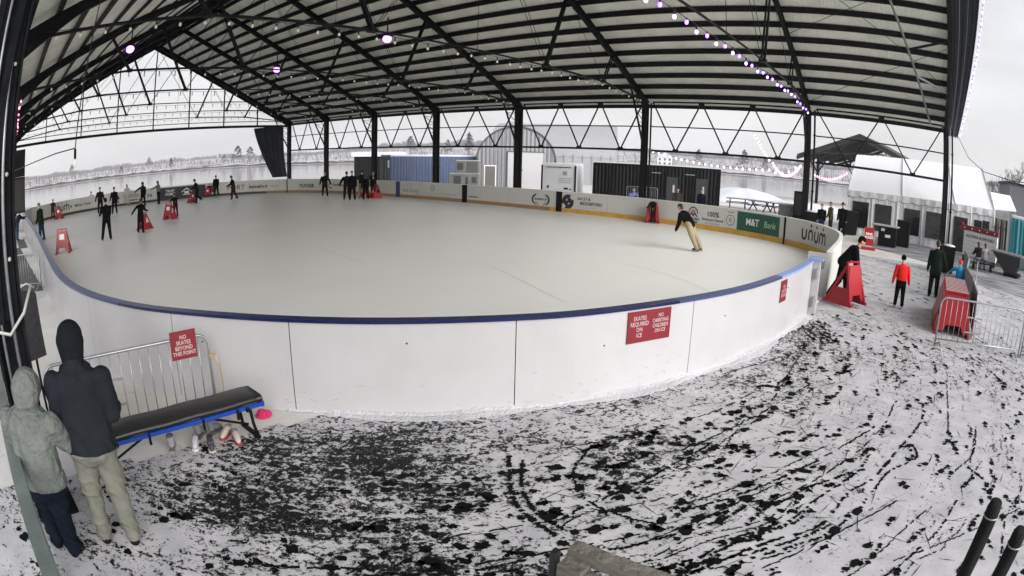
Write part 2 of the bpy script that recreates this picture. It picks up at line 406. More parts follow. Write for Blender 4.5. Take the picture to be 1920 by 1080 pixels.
# wheelbarrow arcs in the middle of the foreground
def px(*a): return a
for pts, w, gp in (([(-3.55, 4.7), (-3.18, 4.24), (-2.89, 3.96), (-2.61, 3.84), (-2.3, 3.76)], .075, .03), ([(-3.4, 4.75), (-3.09, 4.31), (-2.87, 4.1), (-2.62, 3.95), (-2.3, 3.88)], .06, .05),
    ([(-2.93, 5.36), (-2.83, 4.9), (-2.64, 4.63), (-2.42, 4.45), (-2.08, 4.39), (-1.65, 4.44)], .04, .06), ([(-2.43, 3.89), (-2.35, 4.35), (-2.17, 4.9), (-2.02, 5.49), (-1.82, 6.31)], .045, .1),
    ([(-2.36, 3.89), (-2.27, 4.35), (-2.1, 4.9), (-1.95, 5.49), (-1.75, 6.31), (-1.5, 7.4)], .03, .15), ([(-1.53, 4.79), (-1.16, 5.35), (-.8, 6.0), (-.37, 6.88), (.12, 8.0)], .045, .08), ([(-1.62, 4.85), (-1.25, 5.45), (-.9, 6.1), (-.5, 7.0)], .03, .15),
    ([(-1.5, 3.7), (-1.14, 4.03), (-.73, 4.42), (-.33, 4.89), (-.07, 5.25)], .045, .08), ([(-1.5, 3.62), (-1.1, 3.93), (-.68, 4.3), (-.28, 4.75)], .03, .12), ([(-.89, 4.88), (-.79, 5.31), (-.62, 5.57), (-.55, 5.79), (-.25, 6.2), (.11, 6.63)], .06, .08),
    ([(-2.04, 6.0), (-1.63, 7.24), (-1.35, 8.28), (-1.1, 9.2)], .035, .12), ([(-3.2, 5.2), (-2.6, 6.2), (-2.1, 7.3), (-1.8, 8.4)], .03, .15), ([(1.91, 8.73), (1.78, 7.71), (1.43, 7.03)], .03, .08), ([(-.9, 5.2), (-.3, 6.4), (.2, 7.9), (.4, 9.2)], .03, .2)):
    track(pts, w, gap=gp, wob=.014)
tag(FP.build('footprints', mat('wet_black_ground', (.004, .004, .004), .8, var=.3, vscale=9, spec=.1)), kind='stuff')

# dark tarmac by the tent and the far path
g = MB(); g.prism([(-1.4, 30.4), (2.0, 27.8), (3.3, 24.3), (9, 21.5), (16, 20), (16, 36), (6, 35.2), (1.2, 36.2), (-1.5, 37.5)], .001, .006)
tag(g.build('tarmac', mat('wet_tarmac', (.045, .045, .05), .55, col2=(.42, .42, .45), vscale=1.6, stretch=(.35, 1.6, 1), bump=.3, bscale=25)), kind='structure')
# rubber mat behind the left board
g = MB(); g.prism([(-32, 1.1), (-18.6, .9), (-18.4, 1.9), (-32, 2.0)], .004, .012)
g.prism([(-36, 2.1), (-31.5, 1.9), (-31.3, 2.45), (-36, 2.6)], .013, .02)
tag(g.build('rubber_path', mat('grey_rubber', (.09, .09, .09), .8, var=.4, vscale=2)), kind='structure')

# ------------------------------------------------------------------ river, far bank
def river_mat():
    m = bpy.data.materials.new('river_water'); m.use_nodes = True; nt = m.node_tree; N = nt.nodes; L = nt.links; b = N['Principled BSDF']
    b.inputs['Base Color'].default_value = (.10, .097, .105, 1); b.inputs['Roughness'].default_value = .09
    b.inputs['IOR'].default_value = 1.45; b.inputs['Specular IOR Level'].default_value = .6
    g_ = N.new('ShaderNodeNewGeometry'); mp = N.new('ShaderNodeMapping'); mp.inputs['Scale'].default_value = (.25, .25, 1)
    n = N.new('ShaderNodeTexNoise'); n.inputs['Scale'].default_value = 1; n.inputs['Detail'].default_value = 3
    L.new(g_.outputs['Position'], mp.inputs['Vector']); L.new(mp.outputs[0], n.inputs['Vector'])
    bp = N.new('ShaderNodeBump'); bp.inputs['Strength'].default_value = .06; bp.inputs['Distance'].default_value = .2
    L.new(n.outputs['Fac'], bp.inputs['Height']); L.new(bp.outputs[0], b.inputs['Normal'])
    return m
g = MB(); g.quad((-2500, -900, -1.5), (2500, -900, -1.5), (2500, 2500, -1.5), (-2500, 2500, -1.5))
tag(g.build('river', river_mat()), kind='structure')
TOPS = [(-60, 1.2), (-25, 1.6), (-11, 1.7), (-2, 1.2), (5, .9), (11, .75), (15, .8), (20, .85), (28, .9), (37, 1.0), (43, .95), (49.5, .7), (54, .35), (61.5, .12), (66, .30), (71, .22), (76, .12), (80, .1), (85, .3), (92, .6), (120, .8)]
def topel(a):
    for (a0, e0), (a1, e1) in zip(TOPS, TOPS[1:]):
        if a0 <= a <= a1: return e0 + (e1 - e0) * (a - a0) / (a1 - a0) + .22
    return .6
def wob(a, f, p=0): return math.sin(a * f + p) * .5 + math.sin(a * f * 2.3 + 1.7 + p) * .3 + math.sin(a * f * 5.1 + .3) * .2
def shore_r(a): return 352 + 12 * wob(a, .12)
def hillz(a, r):
    zt = 3.2 + 760 * math.tan(R(topel(a))) - 4.5
    t = (r - shore_r(a)) / (760 - shore_r(a)); t = max(0, min(1.25, t))
    s = t ** .8 if t < 1 else 1
    bank = min(1, max(0, (r - shore_r(a)) / 7))
    return -1.8 + 1.9 * bank + (zt - .1) * s * (1 + .10 * wob(a, .5, r * .01))
g = MB(); na = 230; rs = [-14, 0, 5, 10, 25, 50, 90, 140, 190, 250, 310, 360, 410, 480, 700]
for i in range(na + 1):
    a = -60 + 180 * i / na; ra = R(a)
    for q in rs:
        r = shore_r(a) + q; z = hillz(a, r) if q > 0 else (-1.8 if q == 0 else -2.4)
        if q == 700: z -= 6
        g.v.append((-math.sin(ra) * r, math.cos(ra) * r, z))
K = len(rs)
for i in range(na):
    for j in range(K - 1):
        g.f.append((i * K + j, (i + 1) * K + j, (i + 1) * K + j + 1, i * K + j + 1)); g.m.append(0); g.sm.append(True)
HILLM = mat('snowy_hillside', (.16, .15, .145), .9, 0, col2=(.44, .42, .445), vscale=.055, stretch=(1, 1, 3))
HILLM.node_tree.nodes['Color Ramp'].color_ramp.elements[0].position = .40
HILLM.node_tree.nodes['Color Ramp'].color_ramp.elements[1].position = .47
tag(g.build('hills', HILLM), kind='structure')
g = MB(); prev = None
for i in range(301):      # pale ice shelf along the far shore
    a = -60 + 180 * i / 300; ra = R(a); r0_ = shore_r(a) - 9 - 4 * wob(a, .9); r1_ = shore_r(a) + 2; cur = ((-math.sin(ra) * r0_, math.cos(ra) * r0_, -1.46), (-math.sin(ra) * r1_, math.cos(ra) * r1_, -1.46))
    if prev: g.quad(prev[0], cur[0], cur[1], prev[1])
    prev = cur
tag(g.build('river_ice', mat('shore_ice', (.55, .54, .56), .7)), kind='structure')
# dark rocky waterline under the far snow
g = MB(); prev = None
for i in range(401):
    a = -60 + 180 * i / 400; ra = R(a); r = shore_r(a) + 1.5; p = (-math.sin(ra) * r, math.cos(ra) * r); h_ = random.uniform(.6, 1.5)
    cur = ((p[0], p[1], -1.7), (p[0], p[1], -1.2 + h_ * .8), (p[0] * 1.012, p[1] * 1.012, -1.1 + h_ * .8))
    if prev: g.quad(prev[0], cur[0], cur[1], prev[1]); g.quad(prev[1], cur[1], cur[2], prev[2])
    prev = cur
tag(g.build('river_bank', mat('bank_rock', (.05, .045, .04), .9, var=.5, vscale=.2)), kind='structure')

# bare winter woods on the far bank, uncountable: one object
TW = [mat('bare_twigs_brown', (.13, .115, .11), .9), mat('bare_twigs_grey', (.12, .115, .12), .9), mat('bare_twigs_dark', (.09, .08, .08), .9), mat('bare_twigs_pale', (.15, .148, .16), .9)]
g = MB(); rnd = random.Random(3)
def bare(a, r, h, mi, w=.35, n=3):
    ra = R(a); bx, by = -math.sin(ra) * r, math.cos(ra) * r; z = hillz(a, r) - .3
    tx, ty = math.cos(ra), math.sin(ra)
    g._add([(bx - tx * w * .4, by - ty * w * .4, z), (bx + tx * w * .4, by + ty * w * .4, z), (bx, by, z + h)], [(0, 1, 2)], mi)
    for q in range(n):       # limbs
        f = rnd.uniform(.25, .75); s = rnd.choice((-1, 1)); l = h * rnd.uniform(.2, .4); zz = z + h * f; u = rnd.uniform(.3, 1) * s; v = rnd.uniform(-.6, .6)
        e = (bx + tx * l * u - ty * l * v, by + ty * l * u + tx * l * v, zz + l * .8)
        g._add([(bx, by, zz - w * .35), (bx, by, zz + w * .35), e], [(0, 1, 2)], mi)
for k in range(6200):
    a = rnd.uniform(-24, 96); q = rnd.random() ** 1.5; r = shore_r(a) + 7 + q * 390
    clear = (64 < a < 74 and 150 < r - shore_r(a) < 420)
    if clear: continue
    if 53 < a < 80 and q < .35 and rnd.random() < .35: continue
    if a < 30 and rnd.random() < .2: continue
    bare(a, r, rnd.uniform(1.4, 3.6) * (1 + q * .5), rnd.choice((0, 0, 1, 2)), rnd.uniform(.3, .6), 2)
for k in range(9500):      # crest
    a = rnd.uniform(-24, 96); r = rnd.uniform(690, 780)
    if 56 < a < 72 and rnd.random() < .55: continue
    bare(a, r, rnd.uniform(2.5, 6.0) * (1.5 if 34 < a < 50 else 1) * (.9 + .3 * wob(a, 1.1)), rnd.choice((1, 3, 3)), rnd.uniform(1.2, 2.6), 4)
tag(g.build('bare_woodland', TW), kind='stuff', label='bare grey winter woods on the snowy far bank')
# ------------------------------------------------------------------ pavilion
PX = [2.81, -5.92, -16.34, -26.33, -34.56, -42.32, -49.80, -56.89]
NPAN = [4, 6, 6, 4, 4, 4, 4]
YF = 35.0; YR = 18.86; ZE = 6.95; ZR = 14.85
def yn(x): return 2.7 - (x + 56.9) * .0494
def slope(x, t, side, dz=0.0):
    """point on the rafter line: t=0 eave, t=1 ridge; side +1 far, -1 near"""
    y0 = YF if side > 0 else yn(x)
    return Vector((x, y0 + (YR - y0) * t, ZE + (ZR - ZE) * t + dz))
pav = thing('pavilion', 'huge open dark steel pavilion with a gabled metal roof covering the whole ice rink', 'pavilion', (0, 0, 0))
def hcol(x, y, w, z1, name='post', z0=0.0, mate=STEEL):
    g = MB(); g.box((x, y, (z0 + z1) / 2), (.05, w * .9, z1 - z0)); g.box((x, y - w / 2, (z0 + z1) / 2), (w, .035, z1 - z0)); g.box((x, y + w / 2, (z0 + z1) / 2), (w, .035, z1 - z0))
    g.box((x, y, z0 + .02), (w * 1.5, w * 1.5, .04)); return g
for i, x in enumerate(PX):
    g = hcol(x, YF, .34, ZE - .1); g.tube((x + .42, YF - .05, 0), (x + .42, YF - .05, ZE - .1), .06, 8); g.box((x + .42, YF, 2.2), (.2, .06, .06)); g.box((x + .42, YF, 5.4), (.2, .06, .06))
    if i == 0: g.tube((x + .25, YF - .3, 0), (x + .25, YF - .3, ZE), .035, 6, 1)
    # laced knee brace leaning inwards
    a, b = Vector((x - .03, YF - .2, 4.2)), Vector((x - .03, YF - 2.1, ZE + .75))
    g.bar(a, b, .10, .09, (1, 0, 0))
    for k in range(5):
        f = k / 5; p = a.lerp(b, f); q = Vector((x - .03, YF - .1, 4.2 + (ZE - 4.2) * min(1, f + .12)))
        g.bar(p, q, .035, .035); q2 = a.lerp(b, min(1, f + .2)); g.bar(q, q2, .035, .035)
    g.build('post', [STEEL, GALV], pav)
    # near row
    y = yn(x)
    if i == 0: y = -.9
    if i == 1: x2, y = x + .05, .12
    else: x2 = x
    g = hcol(x2, y, .36, ZE - .1)
    if i == 1:   # the big near post: wide laced upper part, straps and conduit
        g.box((x2, y - .05, (2.0 + ZE) / 2), (.30, .40, ZE - 2.0)); g.extr([(x2 - .12, y + .10, 3.9), (x2 - .12, y + .34, 5.4), (x2 - .12, y + .5, ZE), (x2 - .12, y + .1, ZE)], (.24, 0, 0)); g.bar((x2 + .2, y - .1, 2.0), (x2 + .2, y + .16, ZE), .10, .09)
        g.tube((x2 + .21, y + .05, .2), (x2 + .21, y + .05, ZE), .022, 8, 1); g.tube((x2 + .21, y - .09, .2), (x2 + .21, y - .09, ZE), .018, 8, 1)
        for zz in (3.3, 4.3, 2.55): g.blob((x2 + .2, y + .1, zz), .022, mi=2)
        g.path([(x2 + .24, y - .26, 1.98), (x2 + .27, y, 1.9), (x2 + .24, y + .2, 2.06), (x2 + .1, y + .32, 2.25)], .018, 6, 2)
    g.build('post', [STEEL if i != 1 else mat('near_post_steel', (.007, .008, .010), .7, 0, spec=.08, var=.5, vscale=3, bump=.2, bscale=12), GALV, mat('pale_strap', (.4, .4, .38), .6)], pav)
# trusses
TRUSS = []
for i, x in enumerate(PX):
    g = MB()
    for sd in (1, -1):
        a, b = slope(x, -.02, sd), slope(x, 1, sd)
        g.ibeam(a, b, .20, .36 if i else .3, (0, 0, 1))
        c = slope(x, .11, sd); g.extr([slope(x, 0, sd, -.18) + Vector((-.05, 0, 0)), c + Vector((-.05, 0, -.18)), slope(x, .0, sd, -.62) + Vector((-.05, 0, 0))], (.1, 0, 0))
    tr = g.build('truss', STEEL, pav); TRUSS.append(tr)
    if i == 0: continue
    g = MB()
    CH = {.0: -.02, .347: .55, .694: .62, 1.0: .62}
    def chord(t, sd): p = slope(x, t, sd); return Vector((x, p.y, ZE + CH[t] if t else ZE))
    for sd in (1, -1):
        for a, b in ((0.0, .347), (.347, .694), (.694, 1.0)):
            r_ = .035 if a > .6 else .05
            g.bar(chord(a, sd), chord(b, sd), r_ * 1.8, r_ * 1.8)
        g.bar(chord(0.0, sd) + Vector((.12, 0, .0)), chord(.347, sd) + Vector((.12, 0, -.05)), .04, .04)
        for o in (-.09, .09): g.tube(chord(.694, sd) + Vector((o, 0, 0)), slope(x, 1, sd) + Vector((o, 0, -.2)), .014, 5)
        g.tube(chord(.347, sd), slope(x, .585, sd), .013, 5); g.tube(chord(.694, sd), slope(x, .585, sd) + Vector((.05, 0, 0)), .013, 5)
        for (ta, tb, w_, h_, bx) in ((.585, .694, .07, .11, .3), (.285, .347, .06, .09, .25)):
            st = MB()
            for o in (-.07, .07): st.bar(slope(x + o, ta, sd, -.15), chord(tb, sd) + Vector((o, 0, 0)), w_, h_)
            st.box(chord(tb, sd), (bx, bx, .14)); st.build('strut', STEEL, tr)
    g.tube(chord(1.0, 1), slope(x, 1, 1), .012, 5)
    g.build('tie_rod', STEEL, tr)
# purlins and deck
XL, XR = -58.3, 3.6
for sd in (1, -1):
    for k in range(0, 16):
        t = k / 15.4
        if sd < 0 and k == 15: continue
        xr = XR + t * 1.1
        a, b = slope(XL, t, sd, .33), slope(xr, t, sd, .33)
        g = MB(); g.bar(a, b, .10, .27 if sd > 0 else .44); g.bar(a + Vector((0, .05, -.135)), b + Vector((0, .05, -.135)), .12, .02)
        g.build('purlin', STEEL, pav)
    g = MB()
    n = 40
    for k in range(n):      # shallow ribs run up the slope
        xa, xb = XL + (XR - XL) * k / n, XL + (XR - XL) * (k + 1) / n
    e0a, e0b = slope(XL - .3, -.07, sd, .49), slope(XR, -.07, sd, .49); r0a, r0b = slope(XL - .3, 1, sd, .49), slope(XR + 1.3, 1, sd, .49)
    up = Vector((0, 0, .06))
    g._add([e0a, e0b, r0b, r0a, e0a + up, e0b + up, r0b + up, r0a + up], [(0, 1, 2, 3), (7, 6, 5, 4), (0, 4, 5, 1), (1, 5, 6, 2), (2, 6, 7, 3), (3, 7, 4, 0)])
    g.build('roof_deck', DECK, pav)
    g = MB(); g.bar(slope(XL, -.07, sd, .36), slope(XR, -.07, sd, .36), .06, .24); g.build('eave_gutter', STEEL, pav)
# roof deck ribs as bump
nt = DECK.node_tree; w_ = nt.nodes.new('ShaderNodeTexWave'); w_.inputs['Scale'].default_value = 1.6; w_.bands_direction = 'X'
b_ = nt.nodes.new('ShaderNodeBump'); b_.inputs['Strength'].default_value = .35; b_.inputs['Distance'].default_value = .05
nt.links.new(nt.nodes['Mapping'].outputs[0], w_.inputs['Vector']); nt.links.new(w_.outputs['Fac'], b_.inputs['Height']); nt.links.new(b_.outputs[0], nt.nodes['Principled BSDF'].inputs['Normal'])
g = MB(); g.bar(slope(XL, 1, 1, .3), slope(XR + 1.2, 1, 1, .3), .3, .2); g.build('ridge_beam', STEEL, pav)
# rakes
for sd in (1, -1):
    a0, a1 = slope(2.95, -.07, sd, .12), slope(2.95, 1, sd, .12); b0, b1 = slope(XR + .05, -.07, sd, .12), slope(XR + 1.3, 1, sd, .12)
    g = MB(); g._add([a0, a1, b1, b0, a0 + Vector((0, 0, .03)), a1 + Vector((0, 0, .03)), b1 + Vector((0, 0, .03)), b0 + Vector((0, 0, .03))], [(0, 1, 2, 3), (7, 6, 5, 4), (0, 3, 7, 4), (1, 5, 6, 2), (0, 4, 5, 1), (3, 2, 6, 7)])
    for q, rr_ in ((.3, .018), (.62, .014)): g.tube(a0.lerp(b0, q) + Vector((0, 0, -.10)), a1.lerp(b1, q) + Vector((0, 0, -.10)), rr_, 6, 1)  # thin tubes added to draw pale streaks along the soffit
    for q in (.15, .5, .85):
        g.bar(a0.lerp(b0, q) + Vector((0, 0, -.05)), a1.lerp(b1, q) + Vector((0, 0, -.05)), .04, .08)
    g.build('rake_soffit', [STEELB, MATS.get('pale_streak') or mat('pale_streak', (.3, .31, .33), .4, .5)], pav)
    g = MB(); g.bar(b0 + Vector((.02, 0, .18)), b1 + Vector((.02, 0, .18)), .05, .5); g.build('rake_fascia', STEELB, pav)
    g = MB(); g.bar(slope(XL - .3, -.07, sd, .3), slope(XL - .3, 1, sd, .3), .06, .5); g.build('rake_fascia', STEEL, pav)
# left gable frame
x = PX[-1]; g = MB(); ya = yn(x); g.bar((x, ya, 6.5), (x, YF, 6.5), .16, .24)
for k in range(1, 8):
    y = ya + (YF - ya) * k / 8; t = (y - ya) / (YR - ya) if y < YR else (YF - y) / (YF - YR)
    g.bar((x, y, 6.5), (x, y, ZE + (ZR - ZE) * t - .1), .10, .12, (1, 0, 0))
g.bar((x, ya, 7.0), (x, YF, 7.0), .05, .07)
g.build('gable_frame', STEEL, pav)
# longitudinal girders
def girder(xa, xb, n, yf, parent):
    g = MB(); zt, zm, zb = 6.92, 5.37, 3.86
    P = lambda x, z: Vector((x, yf(x), z))
    g.bar(P(xa, zt), P(xb, zt), .09, .09); g.bar(P(xa, zm), P(xb, zm), .06, .07); g.bar(P(xa, zb), P(xb, zb), .12, .13)
    for k in range(n):
        x0_, x1_ = xa + (xb - xa) * k / n, xa + (xb - xa) * (k + 1) / n
        z0_, z1_ = (zt, zb) if k % 2 == 0 else (zb, zt)
        g.bar(P(x0_, z0_), P(x1_, z1_), .075, .075)
        zz = zb if k % 2 == 0 else zt
        if k < n - 1: g.box(P(x1_, zz) + Vector((0, -.01, .07 if zz == zb else -.07)), (.36, .10, .16))
    return g.build('side_girder', STEEL, parent)
for i in range(7):
    girder(PX[i] - .17, PX[i + 1] + .5, NPAN[i], lambda x: YF + .02, pav)
    if i >= 1: girder(PX[i], PX[i + 1], NPAN[i], yn, pav)
# pale bracing pipe and stays in the last bay
g = MB()
A_, B_ = Vector((1.75, 34.8, 6.9)), Vector((-.35, 24.8, 11.3)); g.tube(A_, B_, .07, 8, 1); g.tube(B_, Vector((-1.2, 20.5, 13.2)), .07, 8, 1)
for f, tt in ((.25, .12), (.42, .16), (.62, .40), (.95, .62)):
    g.bar(A_.lerp(B_, f), slope(2.7, tt + .03, 1, -.1), .09, .11, mi=1 if f < .5 else 0)
for (p, q) in (((-5.9, 28.6, 9.8), (2.6, 23.6, 12.1)), ((-5.9, 34.3, 7.2), (2.6, 28.3, 9.9)), ((-5.9, 22.8, 12.5), (2.6, 31.5, 8.5))): g.tube(p, q, .015, 5)
g.build('wind_bracing', [STEEL, mat('pale_pipe', (.17, .175, .175), .5, .3)], pav)

# ------------------------------------------------------------------ boards
bd = thing('rink_boards', 'white dasher boards with blue cap rail and adverts curving right round the ice rink', 'rink boards', (0, 0, 0))
s = 0.0; PAN = 2.44; seams = [snear(-2.97, 8.37), snear(-4.3, 5.78), snear(-6.3, 3.8), snear(-7.9, 2.75)]
cuts = [0.0] + seams
while cuts[-1] < STOT - 3.2: cuts.append(cuts[-1] + PAN)
cuts.append(STOT)
s_cap = snear(-47.5, 4.6)
def strip(g, s0, s1, offs, z0, z1, step=.25, mi=0):
    n = max(1, int((s1 - s0) / step)); o0, o1 = offs; base = len(g.v)
    for i in range(n + 1):
        s_ = s0 + (s1 - s0) * i / n
        for (o, z) in ((o0, z0), (o0, z1), (o1, z1), (o1, z0)): g.v.append(tuple(cpt(s_, o, z)))
    for i in range(n):
        for k in range(4):
            a = base + i * 4 + k; b = base + i * 4 + (k + 1) % 4; g.f.append((a, b, b + 4, a + 4)); g.m.append(mi); g.sm.append(False)
    g.f.append((base, base + 3, base + 2, base + 1)); g.m.append(mi); g.sm.append(False)
    e = base + n * 4; g.f.append((e, e + 1, e + 2, e + 3)); g.m.append(mi); g.sm.append(False)
for a, b in zip(cuts, cuts[1:]):
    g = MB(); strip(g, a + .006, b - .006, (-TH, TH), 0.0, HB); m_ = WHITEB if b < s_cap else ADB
    pn = g.build('panel', m_, bd)
    if b < STOT - .01: g = MB(); strip(g, b - .006, b + .006, (-TH + .008, TH - .008), 0.02, HB - .01); g.build('seam', BLACK, pn)
s_pale0 = snear(-2.6, 9.5)
for a, b, m_ in ((0.0, snear(-2.3, 11.3), LBLUE), (snear(-2.3, 11.3), snear(-3.1, 8.0), mat('sheen_blue_cap_rail', (.035, .055, .15), .3)), (snear(-3.1, 8.0), snear(-9.0, 2.3), BLUECAP), (snear(-9.0, 2.3), s_cap, MATS.get('sheen_blue_cap_rail') or BLUECAP)):  # one blue rail: sky reflection painted in as paler blue towards both ends
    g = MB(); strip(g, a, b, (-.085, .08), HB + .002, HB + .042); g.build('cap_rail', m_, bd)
g = MB(); strip(g, s_cap, STOT, (-TH - .01, TH + .01), HB + .002, HB + .03); g.build('cap_rail', WHITE, bd)
g = MB(); strip(g, .0, s_cap, (TH + .002, TH + .015), .03, .23); g.build('kick_plate', mat('near_kick_plate', (.5, .4, .2), .5), bd)
DK = mat('dark_kick_plate', (.05, .045, .035), .6); OCH = mat('ochre_kick_plate', (.33, .20, .09), .5)
sA, sB, sC = snear(-47.8, 27), snear(-20, 29.6), STOT - 7.2
g = MB(); strip(g, s_cap, sA, (TH + .002, TH + .02), .03, .22); g.build('kick_plate', DK, bd)
g = MB(); strip(g, sA, sB, (TH + .002, TH + .02), .03, .25); g.build('kick_plate', OCH, bd)
g = MB(); strip(g, sB, sC, (TH + .002, TH + .02), .03, .27); g.build('kick_plate', YEL, bd)
def pad(x, y, w, m_):
    s_ = snear(x, y); g = MB(); strip(g, s_ - w / 2, s_ + w / 2, (TH + .003, TH + .03), .03, HB + .01, .1); g.build('divider', m_, bd)
pad(-34.1, 30.4, .42, NAVY); pad(-27.1, 30.3, .46, BLACK); pad(-19.3, 29.7, .42, BLACK); pad(-46.3, 28.2, .09, BLACK); pad(-5.1, 26.5, .10, BLACK)
def warp(me, s0, z0, off, sgn=1):
    """lay a flat lettering mesh on the curved board"""
    for v in me.vertices:
        p = cpt(s0 + sgn * v.co.x, off, z0 + v.co.y); v.co = p
    return me
def lay(me, s0, z0, m_, name='advert', outer=False, lift=.004):
    me.materials.clear(); me.materials.append(m_)
    off = -(TH + lift) if outer else TH + lift
    warp(me, s0, z0, off, -1 if outer else 1)
    o = bpy.data.objects.new(name, me); COL.objects.link(o); o.parent = bd; return o
def btext(body, size, x, y, z, m_=INK, bold=0.0, sx=1.0, outer=False, lift=.006, name='advert'):
    return lay(text_mesh(body, size, bold=bold, sx=sx), snear(x, y), z, m_, name, outer, lift)
def flat(polys):
    me = bpy.data.meshes.new('shape'); vs = []; fs = []
    for P in polys: b = len(vs); vs += [(x, y, 0) for x, y in P]; fs.append(tuple(range(b, b + len(P))))
    me.from_pydata(vs, [], fs); return me
def ringp(cx, cy, r0, r1, a0=0, a1=360, n=20):
    out = []
    for k in range(n):
        t0, t1 = R(a0 + (a1 - a0) * k / n), R(a0 + (a1 - a0) * (k + 1) / n)
        out.append([(cx + r1 * math.cos(t0), cy + r1 * math.sin(t0)), (cx + r1 * math.cos(t1), cy + r1 * math.sin(t1)), (cx + r0 * math.cos(t1), cy + r0 * math.sin(t1)), (cx + r0 * math.cos(t0), cy + r0 * math.sin(t0))])
    return out
def rect(x0, y0, x1, y1, nx_=1): return [[(x0 + (x1 - x0) * k / nx_, y0), (x0 + (x1 - x0) * (k + 1) / nx_, y0), (x0 + (x1 - x0) * (k + 1) / nx_, y1), (x0 + (x1 - x0) * k / nx_, y1)] for k in range(nx_)]
def disc(cx, cy, r, n=16): return [[(cx + r * math.cos(2 * math.pi * k / n), cy + r * math.sin(2 * math.pi * k / n)) for k in range(n)]]
def bshape(polys, x, y, z, m_, lift=.005, outer=False): return lay(flat(polys), snear(x, y), z, m_, 'advert', outer, lift)
# rounded lower-case wordmark with three dots
def wordmark(x, y, z, k=1.0):
    P = []; w = .05; 
    def U(cx): return rect(cx - .14 - w, 0, cx - .14 + w, .26) + rect(cx + .14 - w, 0, cx + .14 + w, .26) + ringp(cx, 0, .14 - w, .14 + w, 180, 360, 10)
    def Nn(cx): return rect(cx - .14 - w, -.15, cx - .14 + w, .1) + rect(cx + .14 - w, -.15, cx + .14 + w, .1) + ringp(cx, .1, .14 - w, .14 + w, 0, 180, 10)
    P += U(-.78) + Nn(-.30) + U(.18) + Nn(.62) + Nn(.90)
    P += disc(-.30, .42, .065) + disc(.18, .42, .065) + disc(.76, .42, .065)
    P = [[(a * k, b * k) for a, b in q] for q in P]
    bshape(P, x, y, z, INK, .006)
wordmark(-3.75, 25.1, .62, 1.05)
wordmark(-50.0, 7.5, .62, 1.0)
bshape(rect(-1.3, -.44, 1.3, .44, 12), -6.75, 27.3, .70, GREEN, .003)
btext('M&T', .44, -7.15, 27.5, .70, WHITE, .010, .9, lift=.007); btext('Bank', .42, -6.2, 27.0, .70, mat('advert_mint', (.45, .62, .5), .5), 0, .9, lift=.007)
btext('B', .30, -8.15, 28.25, .66, mat('grey_green_ink', (.16, .2, .17), .6), .0); bshape(ringp(0, 0, .22, .26), -8.15, 28.25, .66, MATS['grey_green_ink']); bshape(rect(-.2, .36, .2, .40) + rect(-.2, -.42, .2, -.38), -8.15, 28.25, .66, MATS['grey_green_ink'])
btext('100%', .34, -9.1, 28.5, .80, INK, .008); btext('Employee Owned', .17, -9.1, 28.5, .54, INK, .004); btext('and Maine Made', .13, -9.1, 28.5, .36, mat('mid_grey_ink', (.25, .25, .25), .6))
SUN = mat('orange_emblem', (.45, .2, .07), .6)
bshape(disc(0, 0, .15), -10.2, 28.75, .80, SUN); bshape(ringp(0, 0, .22, .28, -10, 190) + [[(-.3, -.2), (-.1, .0), (0, -.12), (.1, 0), (.3, -.2), (.2, -.2), (.1, -.1), (0, -.22), (-.1, -.1), (-.2, -.2)]], -10.2, 28.75, .80, INK, .008)
btext('AURORA', .17, -10.2, 28.75, .48, INK, .006, 1.1); btext('CHEESE', .15, -10.2, 28.75, .32, INK, .006, 1.1)
btext('SACO &', .23, -17.25, 29.5, .88, INK, .004, 1.1); btext('BIDDEFORD', .25, -16.85, 29.5, .62, INK, .006, 1.1); btext('S A V I N G S', .11, -17.1, 29.5, .40, MATS['mid_grey_ink'])
bshape(ringp(0, 0, .17, .42, 60, 200, 12) + ringp(0, 0, .17, .42, 240, 380, 12) + disc(.12, .08, .15) + disc(-.12, -.08, .15), -18.2, 29.6, .66, INK)
bshape(rect(-1.8, 0, 1.8, .02, 6), -17.4, 29.5, .24, MATS['mid_grey_ink'])
WR = []
for k in range(11):
    a = R(215 - k * 8); WR += disc(.55 * math.cos(a) * 1.15, .30 * math.sin(a) * 1.2, .065, 6); WR += disc(-.55 * math.cos(a) * 1.15, .30 * math.sin(a) * 1.2, .065, 6)
WR += ringp(0, 0, .36, .40, 200, 250, 6) + ringp(0, 0, .36, .40, 290, 340, 6)
for k in range(9):
    a = R(127 + k * 13); WR += disc(.66 * math.cos(a), .36 * math.sin(a), .06, 6) + disc(-.66 * math.cos(a), .36 * math.sin(a), .06, 6)
bshape(WR, -20.8, 29.8, .64, mat('brown_ink', (.10, .09, .08), .6)); btext('GLENMOOR', .17, -20.8, 29.8, .66, MATS['brown_ink'], .006, 1.05)
GI = mat('pale_grey_ink', (.30, .31, .32), .6)
btext('Bath Savings', .36, -32.2, 30.35, .58, GI, .004); btext('Since 1852', .13, -32.0, 30.35, .32, GI); bshape(rect(-.02, 0, .02, .35), -32.4, 30.35, .78, GI)
bshape(ringp(0, 0, .18, .24) + ringp(.03, .0, .08, .12), -29.9, 30.3, .84, GI); bshape(rect(-1.6, 0, 1.6, .03, 6), -29.6, 30.3, .46, GI); bshape(rect(-1.2, 0, 1.2, .03, 6), -29.3, 30.3, .3, GI)
bshape(rect(-.42, 0, .42, .06, 2), -26.0, 30.2, .42, INK)
btext('TUCKER', .42, -44.7, 29.2, .62, INK, .014); 
btext('hannaford', .40, -48.3, 26.5, .66, INK, .012, 1.05); btext('to go', .36, -47.1, 27.6, .68, GI, 0.004)
btext('PORT', .62, -49.5, 24.7, .64, INK, .0, 1.05); bshape(rect(-.02, -.3, .02, .3), -48.95, 25.6, .64, GI)
